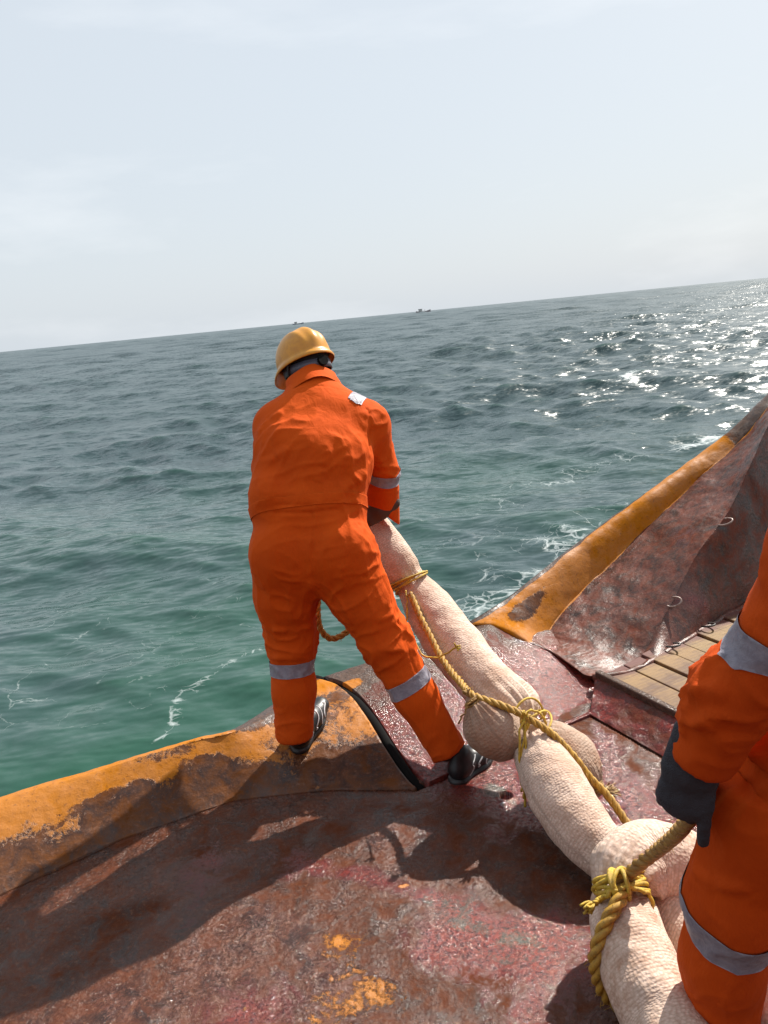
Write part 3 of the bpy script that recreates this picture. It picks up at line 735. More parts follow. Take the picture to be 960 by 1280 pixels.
gry = 0.9 * np.clip(sstep(0.22, 0.08, wq2 + 0.05 * ww) + sstep(0.665, 0.70, uq) + sstep(0.07, 0.0, uq), 0, 1) * 0.8
c3 = np.stack([np.clip(org, 0, 1), np.clip(gry, 0, 1), np.clip(0.1 + 0.2 * ww, 0, 1)], -1)
ship('cap_rail', cv, cf, M_SILL, cols=c3)
# outer skin from the capping down into the sea
sk = np.array(strip_grid(OUTER, OUTER, 60, 8)); dn = np.linspace(0, 1, 8)
for j in range(8):
    sk[:, j, :2] += Bn * (0.02 if j else 0.0); sk[:, j, 2] = sk[:, j, 2] * (1 - dn[j]) + dn[j] * (-2.0)
ship('hull_side', sk.reshape(-1, 3), grid_faces(60, 8), M_HULL, cols=np.zeros((480, 3)))

# --- raised wooden deck beside the bulwark, with its steel coaming
WD = np.array([0.452, -0.892])                    # planks run this way
cA0, cA1 = np.array([*K0, 0.0]), np.array([*(K0 + WD * 2.2), 0.0])
cT0 = onz(744, 846, ZW); cT1 = cT0 + np.array([*WD * 2.2, 0])
W2 = np.linspace(0, 1, 30)[None, :, None]; u2 = np.linspace(0, 1, 160)[:, None, None]
co = (cA0 * (1 - u2) + cA1 * u2) * (1 - W2) + (cT0 * (1 - u2) + cT1 * u2) * W2
cov, cof = displaced(co, 0.006, 12, 3.0)
wz = fbm(cov * 6, 4)
ship('coaming_plate', cov, cof, M_SILLR, cols=np.clip(np.stack([0.25 * wz, 0.25 + 0.3 * fbm(cov * 5 + 4, 3), 0.55 + 0.4 * wz], -1), 0, 1))
ang = math.atan2(WD[1], WD[0]); RZ = Matrix.Rotation(ang, 4, 'Z')
ctr = cT0[:2] + WD * 1.1 + np.array([WD[1], -WD[0]]) * -0.012
v, f = box((ctr[0], ctr[1], ZW + 0.002), (2.2, 0.030, 0.05), RZ, 0.006)
ship('frame_bar', v, f, M_IRON if False else M_SILLR, smooth=False, cols=np.tile([0.0, 0.85, 0.0], (len(v), 1)))
Wn = np.array([-WD[1], WD[0]])                     # across the planks, away from the coaming
ld = Bb1 - Bb0
lo0 = onz(750, 844, ZW)[:2]; lo1 = onz(905, 767, ZW)[:2]
ldir = (lo1 - lo0) / np.linalg.norm(lo1 - lo0)
step = 0.118
kx = ldir @ Wn
plank_me = []
for k in range(16):
    s = (0.030 + step * (k + 0.5)) / kx
    st = lo0 + ldir * s
    ln = 1.9
    nseg = 24
    bm = bmesh.new()
    wv_ = step - 0.007 - random.random() * 0.004
    zz = ZW + random.uniform(-0.004, 0.004)
    v, f = box((0, 0, 0), (ln, wv_, 0.05), None, 0.004)
    v = v.copy()
    sk_ = (v[:, 1]) * (ldir @ WD) / kx
    v[:, 0] = np.where(v[:, 0] < 0, v[:, 0] + sk_, v[:, 0])
    c_ = st + WD * (ln / 2)
    ca, sa = math.cos(ang), math.sin(ang)
    pw = np.stack([c_[0] + v[:, 0] * ca - v[:, 1] * sa, c_[1] + v[:, 0] * sa + v[:, 1] * ca, zz - 0.025 + v[:, 2]], 1)
    me = bpy.data.meshes.new('plank'); vl = v.copy(); me.from_pydata(vl.tolist(), [], f)
    # more cuts along the plank so paint can fade along it
    bm = bmesh.new(); bm.from_mesh(me)
    for q in range(1, nseg):
        bmesh.ops.bisect_plane(bm, geom=bm.verts[:] + bm.edges[:] + bm.faces[:], plane_co=(-ln / 2 + ln * (q / nseg) ** 1.6, 0, 0), plane_no=(1, 0, 0))
    bm.to_mesh(me); bm.free()
    a_ = me.color_attributes.new('mask', 'FLOAT_COLOR', 'POINT')
    for i_, q in enumerate(me.vertices):
        a_.data[i_].color = (0, 0, max(0, 0.95 - (q.co.x + ln / 2) / 0.16), 1)
    o = link('plank', me, M_WOOD, SHIP)
    o.location = (c_[0], c_[1] - 1.5, zz - 0.025); o.rotation_euler = (0, random.uniform(-0.004, 0.004), ang)
# low ledge along the foot of the bulwark
lg = np.array([onz(*p) for p in [(742, 846, ZW), (797, 834, ZW), (850, 803, ZW), (905, 770, ZW), (960, 740, ZW), (1070, 674, ZW)]])
v, f, uv = tube(lg + np.array([0.0, 0.0, -0.010]), 0.016, 8, 60)
v[:, 2] += 0.006 * fbm(v * 20, 3)
ship('foot_ledge', v, f, M_BULW, cols=np.tile([0, 0.1, 0.3], (len(v), 1)))
# --- the deckhouse wall, unseen behind the camera, is added to block skylight
v, f = box((0.4, -3.35, 2.3), (6.6, 0.16, 4.6), None, 0.02); ship('added_deckhouse', v, f, M_HULL, smooth=False, cols=np.tile([0, 0, .75], (len(v), 1)))
HOUSE = [c for c in SHIP.children if c.name.startswith('added_deckhouse')][0]
v, f = box((-0.9, -3.245, 1.05), (0.78, 0.06, 1.9), None, 0.02); ship('door', v, f, M_BULW, HOUSE, smooth=False, cols=np.tile([0, .3, .5], (len(v), 1)))
for x_ in (0.6, 1.7):
    v, f = box((x_, -3.26, 1.75), (0.62, 0.04, 0.5), None, 0.015); ship('window', v, f, M_BLACK, HOUSE, smooth=False)
def eye(p, ax, up, r=0.025, rr=0.0045, mat=None):
    p, ax, up = np.array(p), np.array(ax, float), np.array(up, float); ax /= np.linalg.norm(ax); up /= np.linalg.norm(up)
    a = np.linspace(-0.15 * PI, 1.15 * PI, 22); pts = p + r * (np.cos(a)[:, None] * ax * 1.1 + (np.sin(a)[:, None] + 0.35) * up * 1.35)
    v, f, uv = tube(pts, rr, 8); ship('lashing_eye', v, f, mat or M_RING)
eye(onoff(902, 652, .115) + np.array([.0, -.004, 0]), (0.5, 0.3, 0.3), (0.75, -0.55, 0.12))
eye(onoff(838, 752, .055), (0.5, 0.3, 0.5), (0.8, -0.5, 0.02))
eye(onz(838, 806, ZW + .02), (0.85, 0.53, 0), (0.5, -0.8, 0.25), mat=M_IRON)
eye(onz(882, 781, ZW + .02), (0.85, 0.53, 0), (0.5, -0.8, 0.25), mat=M_IRON)

# ------------------------------------------------------------------ the booms: stuffed socks of knitted cotton
def sock(name, label, pts, rad, mat=M_BOOM, parent=None, flat=1.0, seed=0.0, pucker=()):
    pts = np.array(pts, float); n = max(60, int(260 * np.linalg.norm(np.diff(pts, axis=0), axis=1).sum()))
    q = interp_poly(np.column_stack([pts, rad]), n); v, f, uv = tube(q[:, :3], q[:, 3], 56)
    c = np.repeat(q[:, :3], 56, 0); c = np.vstack([c, q[:1, :3], q[-1:, :3]]); r = v - c
    rl = np.linalg.norm(r, axis=1)[:, None] + 1e-9; rn = r / rl
    bulge = 0.055 * fbm(v * 7 + seed, 2) + 0.028 * fbm(v * 20 + seed, 3)
    # gathers: pleats that run along the sock and deepen where it is tied
    t = uv[:, 0]; g = 0
    for s0, w0, a0 in pucker: 
        s_ = s0 * uv[:, 0].max(); g = g + a0 * np.exp(-((t - s_) / w0) ** 2) * np.sin(uv[:, 1] * 2 * PI * 15 + 1.5 * np.sin(uv[:, 1] * 12 * PI + seed))
    v = v + rn * (rl * (bulge[:, None] + np.asarray(g).reshape(-1, 1) if len(pucker) else rl * 0 + bulge[:, None] * 1.0)) if len(pucker) else v + rn * rl * bulge[:, None]
    o = build(name, v, f, mat, parent, uv=uv)
    if label: tag(o, label, 'boom', 'fabric booms lying on the deck')
    return o, q
def A(px, py, y): return aty(px, py, y)

sock('fabric_boom', 'long cream fabric boom held up by the worker in yellow helmet',
     [A(452, 634, 2.98), A(466, 658, 2.95), A(484, 688, 2.91), A(500, 713, 2.88), A(513, 729, 2.86), A(532, 755, 2.81), A(562, 797, 2.70), A(594, 838, 2.57), A(622, 866, 2.47), A(645, 888, 2.40), A(658, 905, 2.36)],
     [.042, .064, .080, .080, .066, .092, .102, .099, .094, .085, .045], pucker=((.33, .05, .05), (.97, .10, .12)), seed=1)
sock('fabric_boom', 'round bulging boom end tied off beside the black shoe',
     [A(588, 872, 2.28), A(592, 877, 2.28), A(598, 886, 2.27), A(609, 902, 2.26), A(622, 915, 2.26), A(640, 921, 2.28), A(655, 922, 2.30)],
     [.020, .026, .055, .088, .092, .068, .030], M_BOOM_D, pucker=((.10, .05, .12), (1, .05, .1)), seed=2)
sock('fabric_boom', 'short boom end with frayed tip lying right of the middle knot',
     [A(660, 915, 2.33), A(672, 920, 2.31), A(690, 930, 2.29), A(712, 948, 2.25), A(730, 968, 2.21), A(742, 982, 2.19), A(752, 990, 2.18)],
     [.030, .052, .080, .090, .072, .038, .020], M_BOOM_D, pucker=((.02, .06, .14), (.97, .05, .12)), seed=3)
sock('fabric_boom', 'plump middle boom slanting down from the hanging twine knot',
     [A(661, 918, 2.23), A(668, 930, 2.21), A(680, 955, 2.15), A(702, 998, 2.03), A(728, 1036, 1.93), A(752, 1062, 1.87), A(775, 1082, 1.83)],
     [.040, .066, .088, .096, .088, .076, .068], pucker=((.02, .06, .12),), seed=4)
sock('fabric_boom', 'looped rust stained boom arching under the dirty rope',
     [onz(777, 1122, .18), onz(776, 1108, .20), onz(784, 1090, .22), onz(806, 1076, .22), onz(836, 1078, .21), onz(868, 1092, .18), onz(905, 1108, .14), onz(950, 1120, .10)],
     [.040, .066, .090, .096, .096, .094, .09, .088], M_BOOM_R, pucker=((.03, .06, .14),), seed=5)
sock('fabric_boom', 'pale boom running down the bottom edge below the frayed twine knot',
     [onz(776, 1112, .20), onz(776, 1130, .19), onz(783, 1160, .17), onz(796, 1200, .15), onz(814, 1242, .13), onz(836, 1285, .11), onz(860, 1340, .10), onz(900, 1420, .10)],
     [.036, .064, .082, .090, .092, .092, .09, .088], M_BOOM_R, pucker=((.02, .07, .14),), seed=6)
sock('fabric_boom', 'shaded boom lying behind the leg of the cropped worker',
     [onz(786, 1116, .11), onz(806, 1122, .10), onz(834, 1142, .10), onz(870, 1172, .10), onz(910, 1205, .10), onz(945, 1238, .10), onz(990, 1280, .10), onz(1080, 1330, .10)],
     [.04, .075, .092, .095, .098, .098, .096, .09], M_BOOM, pucker=((.02, .07, .12),), seed=7)

# --- ropes
def rope_thing(name, label, pts, r, mat, group=None, **kw):
    v, f, uv = rope(pts, r, **kw); return tag(build(name, v, f, mat, uv=uv), label, 'rope', group)
rope_thing('rope', 'yellow rope lashed along the hanging boom and over the middle knot',
     [A(512, 742, 2.75), A(524, 768, 2.69), A(540, 800, 2.60), A(556, 828, 2.51), A(574, 852, 2.40), A(590, 868, 2.29), A(610, 876, 2.25), A(640, 887, 2.22), A(660, 897, 2.20), A(690, 918, 2.17), A(716, 945, 2.13), A(738, 972, 2.10), A(755, 990, 2.08), A(775, 1016, 2.04), A(792, 1040, 2.0)],
     0.0125, M_ROPE, wob=0.004)
rope_thing('rope', 'dirty tan rope hanging from the grey glove down to the lower knot',
     [A(895, 960, 1.20), A(876, 992, 1.22), A(862, 1022, 1.27), A(842, 1046, 1.36), A(818, 1066, 1.47), A(795, 1084, 1.52), A(780, 1100, 1.55), A(772, 1118, 1.54)],
     0.0155, M_ROPE2)
rope_thing('rope', 'thick yellow rope lying along the boom at the bottom edge',
     [onz(784, 1108, .27), onz(774, 1126, .265), onz(760, 1150, .24), onz(748, 1178, .20), onz(744, 1205, .15), onz(752, 1235, .08), onz(770, 1255, .03), onz(800, 1275, .016), onz(840, 1330, .016)],
     0.0165, M_ROPE)
rope_thing('rope', 'yellow rope loop hanging between the legs of the standing worker',
     [A(415, 640, 2.86), A(402, 690, 2.80), A(399, 735, 2.76), A(397, 765, 2.75), A(401, 787, 2.75), A(413, 798, 2.75), A(428, 794, 2.76), A(442, 780, 2.78), A(455, 755, 2.80), A(462, 720, 2.80), A(465, 680, 2.80)],
     0.0125, M_ROPE)
# --- twine lashings
def loops(c, ax, r, n, r0, spread, seed, sq=1.0):
    rng = np.random.default_rng(seed); ax = np.array(ax, float); ax /= np.linalg.norm(ax)
    u = np.cross(ax, [0, 0, 1]); u /= np.linalg.norm(u); w = np.cross(ax, u); parts = []
    for k in range(n):
        a = np.linspace(0, 2 * PI, 28); tl = rng.normal(0, 0.22, 2); o = rng.uniform(-spread, spread); q = r * rng.uniform(0.95, 1.12)
        p = np.asarray(c) + q * (np.cos(a)[:, None] * (u + ax * tl[0]) + sq * np.sin(a)[:, None] * (w + ax * tl[1])) + ax * o
        parts.append(tube(p, r0, 6))
    return parts
def strand(pts, r0=0.003, seed=0, wob=0.006):
    p = interp_poly(np.array(pts), 40); rng = np.random.default_rng(seed)
    k = np.arange(40) * 0.17 + seed * 3.1
    p = p + wob * np.stack([perlin(np.column_stack([k, k * 0 + 1.7 * i, k * 0 + .3])) for i in range(3)], 1)
    return tube(p, r0, 6)
def tuft(p, d, n, ln, r0, seed):
    rng = np.random.default_rng(seed); out = []; d = np.array(d, float); d /= np.linalg.norm(d)
    for k in range(n):
        e = d + rng.normal(0, 0.38, 3); e /= np.linalg.norm(e); m = np.array(p) + e * ln * 0.5 + rng.normal(0, ln * 0.06, 3)
        out.append(tube(np.array([p, m, np.array(p) + e * ln * rng.uniform(0.7, 1.1) + rng.normal(0, ln * 0.12, 3)]), r0, 5, 6))
    return out
def lash(label, parts, mat=M_TWINE):
    v, f, uv = merge(parts); return tag(build('twine_lashing', v, f, mat, uv=uv), label, 'twine', 'twine lashings on the booms')
kn = A(656, 896, 2.20)
lash('bright twine knot with long loose tails hanging at the middle of the booms',
     loops(A(655, 902, 2.26), A(690, 918, 2.17) - A(640, 887, 2.21), 0.026, 5, 0.0042, 0.016, 1) +
     loops(A(662, 905, 2.31), (0.5, -0.55, -0.5), 0.07, 3, 0.004, 0.02, 3) +
     [strand([kn, A(655, 925, 2.16), A(652, 950, 2.14), A(653, 975, 2.14), A(657, 1008, 2.14)], 0.0042, 1),
      strand([kn, A(650, 920, 2.16), A(649, 945, 2.14), A(655, 968, 2.13), A(653, 990, 2.14)], 0.0038, 2),
      strand([kn, A(657, 922, 2.16), A(656, 948, 2.14), A(652, 970, 2.13), A(656, 998, 2.14)], 0.0038, 3),
      strand([kn, A(664, 888, 2.22), A(676, 892, 2.24), A(683, 905, 2.26)], 0.004, 4)] + tuft(kn, (0.3, -0.3, 1), 7, 0.03, 0.0028, 5))
lash('twine wound round the neck of the boom beside the right hip',
     loops(A(512, 727, 2.85), A(530, 755, 2.81) - A(500, 712, 2.88), 0.073, 4, 0.004, 0.012, 7) +
     [strand([A(507, 738, 2.77), A(509, 760, 2.72), A(508, 780, 2.70), A(513, 800, 2.66)], 0.0034, 6),
      strand([A(515, 795, 2.62), A(528, 818, 2.56), A(545, 822, 2.50), A(560, 815, 2.46), A(572, 808, 2.43)], 0.0034, 8)] + tuft(A(570, 809, 2.43), (0.3, -0.5, 0.4), 8, 0.02, 0.003, 9))
lash('tangled twine knot with frayed yellow end at the lower booms',
     loops(onz(776, 1110, .24), A(786, 1130, 1.5) - A(776, 1098, 1.55), 0.060, 6, 0.0055, 0.022, 11, 0.8) + loops(onz(778, 1106, .27), (0.9, -0.3, 0.3), 0.034, 4, 0.0055, 0.012, 12) +
     [strand([onz(776, 1110, .29), onz(800, 1112, .27), onz(815, 1125, .23), onz(812, 1140, .2)], 0.005, 13),
      strand([onz(770, 1112, .28), onz(755, 1122, .26), onz(742, 1130, .25)], 0.006, 14)] + tuft(onz(744, 1130, .25), (-0.8, -0.3, -0.1), 16, 0.035, 0.0032, 15))
lash('frayed tan cord tying off the tip of the short boom',
     loops(A(747, 986, 2.17), A(752, 990, 2.18) - A(735, 972, 2.21), 0.024, 4, 0.004, 0.01, 21) + tuft(A(752, 988, 2.17), (0.8, 0, -0.2), 26, 0.055, 0.0026, 22), M_ROPE2)
lash('dark cord tying off the round boom end near the orange trouser leg',
     loops(A(591, 876, 2.28), A(600, 888, 2.26) - A(588, 872, 2.28), 0.026, 4, 0.004, 0.006, 31) + [strand([A(590, 876, 2.25), A(580, 890, 2.24), A(573, 905, 2.24)], 0.003, 32)] + tuft(A(587, 871, 2.26), (-0.4, 0, 0.8), 14, 0.03, 0.0026, 33), M_ROPE2)

# ------------------------------------------------------------------ people
def rot_to(fwd, upv):
    """columns: right, forward, up"""
    f_ = np.array(fwd, float); f_ /= np.linalg.norm(f_); r_ = np.cross(f_, upv); r_ /= np.linalg.norm(r_); return np.stack([r_, f_, np.cross(r_, f_)], 1)
def head_sdf(S, c, Rm, k=0.012):
    def w(x, y, z): return c + Rm @ np.array([x, y, z])
    S.ell(w(0, -.012, .03), (.074, .095, .092), k, Rm)               # skull
    S.ell(w(0, .03, -.035), (.058, .062, .075), 0.03, Rm)            # face and jaw
    S.ell(w(0, .055, -.085), (.030, .028, .022), 0.025, Rm)          # chin
    S.cap(w(0, .088, .005), w(0, .108, -.028), .009, .013, 0.012)    # nose
    S.cap(w(-.012, .094, -.030), w(.012, .094, -.030), .009, .009, 0.008)
    S.cap(w(-.038, .078, .018), w(.038, .078, .018), .011, .011, 0.018)  # brow
    for s in (-1, 1):
        S.ell(w(s * .030, .082, .0), (.013, .010, .009), 0.004, Rm)  # eyes
        S.ell(w(s * .076, -.008, -.005), (.010, .020, .032), 0.006, Rm)   # ears
    S.cap(w(-.022, .090, -.052), w(.022, .090, -.052), .007, .007, 0.006); S.cap(w(-.018, .089, -.062), w(.018, .089, -.062), .007, .007, 0.006)
def hand_pts(wrist, fwd, palm, side, curl, ln=0.185, spread=0.10, tuck=False):
    """finger joint chains: fwd along the hand, palm = where the palm looks, side = thumb side"""
    fwd, palm, side = [np.array(q, float) / np.linalg.norm(q) for q in (fwd, palm, side)]
    side = side - fwd * (side @ fwd); side /= np.linalg.norm(side); palm = np.cross(fwd, side) * np.sign(np.cross(fwd, side) @ palm)
    k = ln / 0.185; root = wrist + fwd * 0.095 * k; chains = []
    for i, (o, l) in enumerate(((0.030, .074), (0.010, .082), (-0.010, .077), (-0.029, .062))):
        p = root + side * o * k - fwd * (0.004 * abs(i - 1)) * k; d = fwd + side * spread * (1.2 - i) * 0.35; d /= np.linalg.norm(d); c = [p - d * 0.02, p]
        ang_ = 0
        for s_, fr in enumerate((0.45, 0.31, 0.24)):
            cu = curl[i] if not np.isscalar(curl[i]) is False else curl[i]
            ang_ += curl[i] * (0.8, 1.05, 0.7)[s_]
            dd = d * math.cos(ang_) + palm * math.sin(ang_); c.append(c[-1] + dd * l * fr * k)
        chains.append(c)
    tb = wrist + fwd * 0.03 * k + side * 0.028 * k + palm * 0.008
    t1 = tb + (fwd * 0.62 + side * 0.7 + palm * 0.35) * 0.036 * k; t2 = t1 + (fwd * 0.85 + side * 0.25 + palm * 0.55) * 0.034 * k; t3 = t2 + (fwd * 0.85 - side * 0.15 + palm * 0.6) * 0.026 * k
    if tuck:
        tb = wrist + fwd * 0.035 * k + side * 0.022 * k + palm * 0.014; t1 = tb + (fwd * .85 + side * .22 + palm * .45) * .034 * k; t2 = t1 + (fwd * .9 + palm * .45 - side * .1) * .032 * k; t3 = t2 + (fwd * .9 + palm * .4 - side * .15) * .024 * k
    return dict(root=root, chains=chains, thumb=[tb, t1, t2, t3], wrist=wrist, fwd=fwd, side=side, palm=palm, k=k)
def put_hand(S, H, g=0.0):
    k = H['k']; w, fw, sd, pl = H['wrist'], H['fwd'], H['side'], H['palm']
    S.cap(w - fw * 0.03, w + fw * 0.03, .026 + g, .030 + g, 0.012, sd, 1.1, .75)
    S.cap(w + fw * .03 * k, w + fw * .088 * k, .034 * k + g, .038 * k + g, 0.014, sd, 1.12, 0.42 + g * 8)
    for i_, c in enumerate(H['chains']):
        o_ = sd * (.0030 * (1.5 - i_)) if g > 0.002 else sd * 0
        S.chain([q + o_ for q in c], [.0095 + g * .7, .0095 + g * .7, .0088 + g * .7, .0080 + g * .7, .0070 + g * .7], 0.0035)
    S.chain(H['thumb'], [.016 + g, .0125 + g, .0105 + g, .0085 + g], 0.010)
def make_shoe(person, heel, fwd, up, pitch_mat=None, side_sign=1):
    Rm = rot_to(fwd, up); o0 = np.array(heel)
    def w(x, y, z): return o0 + Rm @ np.array([x, y, z])
    S = SDF(o0 - .36, o0 + .36, 0.005)
    S.cap(w(0, .045, .050), w(0, .15, .045), .036, .038, 0.02, Rm[:, 0], 1.0, 1.0)
    S.cap(w(0, .15, .040), w(side_sign * -.006, .235, .032), .042, .034, 0.03, Rm[:, 0], 1.1, .85)
    S.cap(w(0, .055, .06), w(0, .062, .10), .038, .038, 0.03, Rm[:, 0], .92, 1.12)
    S.plane_cut(w(0, 0, .014), -Rm[:, 2], o0 - .3, o0 + .3)
    v, f = S.mesh(); v = relax(v, f, 2); shoe = build('shoe', v, f, M_SHOE, person)
    S = SDF(o0 - .36, o0 + .36, 0.005)
    S.cap(w(0, .04, .016), w(0, .15, .016), .040, .043, 0.02, Rm[:, 0], 1.0, .5); S.cap(w(0, .15, .016), w(0, .24, .018), .046, .038, 0.02, Rm[:, 0], 1.05, .5)
    v2, f2 = S.mesh(); v2 = relax(v2, f2, 2); shoe_sole = build('sole', v2, f2, M_BLACK, shoe)
    tr = bvh_of(v, f)
    for s in (-1, 1):
        for j in range(4):
            pts = []
            for t in np.linspace(0, 1, 14):
                y = .055 + .042 * j + .05 * t + .012 * math.sin(t * 7 + j); z = .030 + .055 * t * (1 - .12 * j) + .006 * math.sin(t * 5 + 2 * j)
                q = w(s * .2, y, z); r = tr.ray_cast(Vector(q), Vector(-s * Rm[:, 0]))
                if r[0] is not None: pts.append(np.array(r[0]) + s * Rm[:, 0] * .0008)
            if len(pts) > 4:
                a, b_, c_ = tube(np.array(pts), .0020 + .0008 * (j % 2), 6, 24); build('stripe', a, b_, M_WHITE, shoe, uv=c_)
def make_helmet(person, c, Rm):
    """hard hat with ribs, rolled brim and peak, plus its inner harness"""
    nt_, npf = 96, 40; th = np.linspace(0, 2 * PI, nt_, endpoint=False); ph = np.linspace(0, 1, npf)
    rows = []
    for p in ph:
        e = p * PI / 2; rr = math.sin(e) ** 0.92; z = math.cos(e) ** 0.86
        x = .098 * rr * np.sin(th); y = .120 * rr * np.cos(th); zz = np.full(nt_, .116 * z)
        rib = .0075 * np.exp(-(x / .020) ** 2) * sstep(0.05, .3, p) * sstep(1.0, .72, p) + .004 * np.exp(-((np.abs(x) - .046) / .012) ** 2) * sstep(.2, .45, p) * sstep(1.0, .75, p)
        n = np.stack([x / .098 ** 2, y / .120 ** 2, zz / .116 ** 2 + 1e-6], 1); n /= np.linalg.norm(n, axis=1)[:, None]
        rows.append(np.stack([x, y, zz], 1) + n * rib[:, None])
    fr = np.clip(np.cos(th), 0, 1) ** 2.2
    for k, (o, dz) in enumerate(((.004, -.005), (.008, -.010), (.011, -.016), (.010, -.022))):
        s = o + fr * .042 * (k + 1) / 4
        rows.append(np.stack([(.098 + s * .8) * np.sin(th), (.120 + s) * np.cos(th), dz - fr * .014 * (k + 1) / 4 + .0 * th], 1))
    n_out = len(rows)
    for k in range(len(rows) - 1, -1, -1):
        q = rows[k].copy(); q *= np.array([.965, .972, .965]) if k < npf else np.array([.985, .988, 1.0]); q[:, 2] -= .002 if k >= npf else 0
        rows.append(q)
    V = np.array(rows); nr = len(rows); v = V.reshape(-1, 3); f = grid_faces(nr, nt_, True)
    W_ = c + v @ Rm.T
    helmet = build('helmet', W_, f, M_HELMET, person)
    # suspension band round the nape, ratchet knob, straps
    a = np.linspace(0, 2 * PI, 72, endpoint=False); band_v = []
    for z_ in (-.050, -.018):
        for o in (0, .004): band_v.append(np.stack([(.080 + o) * np.sin(a), (.102 + o) * np.cos(a) - .004, z_ - .018 * np.clip(-np.cos(a), 0, 1) + .022 * np.clip(np.cos(a), 0, 1)], 1))
    bv = np.array([band_v[0], band_v[1], band_v[3], band_v[2], band_v[0]]); fb = grid_faces(5, 72, True)
    hb = build('headband', c + bv.reshape(-1, 3) @ Rm.T, fb, M_HARNESS, helmet)
    k = Rm @ np.array([0, -1, 0]); kc = c + Rm @ np.array([0, -.112, -.050])
    a_, b_, u_ = tube(np.array([kc, kc + k * .012]), .019, 24); build('ratchet_knob', a_, b_, M_SEAL, helmet, smooth=False)
    parts = []
    for s in (-1, 1):
        parts.append(tube(np.array([c + Rm @ np.array(q) for q in ((s * .092, -.03, -.012), (s * .086, .0, -.07), (s * .055, .045, -.13), (0, .06, -.142))]), .0042, 6, 24))
    a_, b_, u_ = merge(parts); build('chin_strap', a_, b_, M_BLACK, helmet)

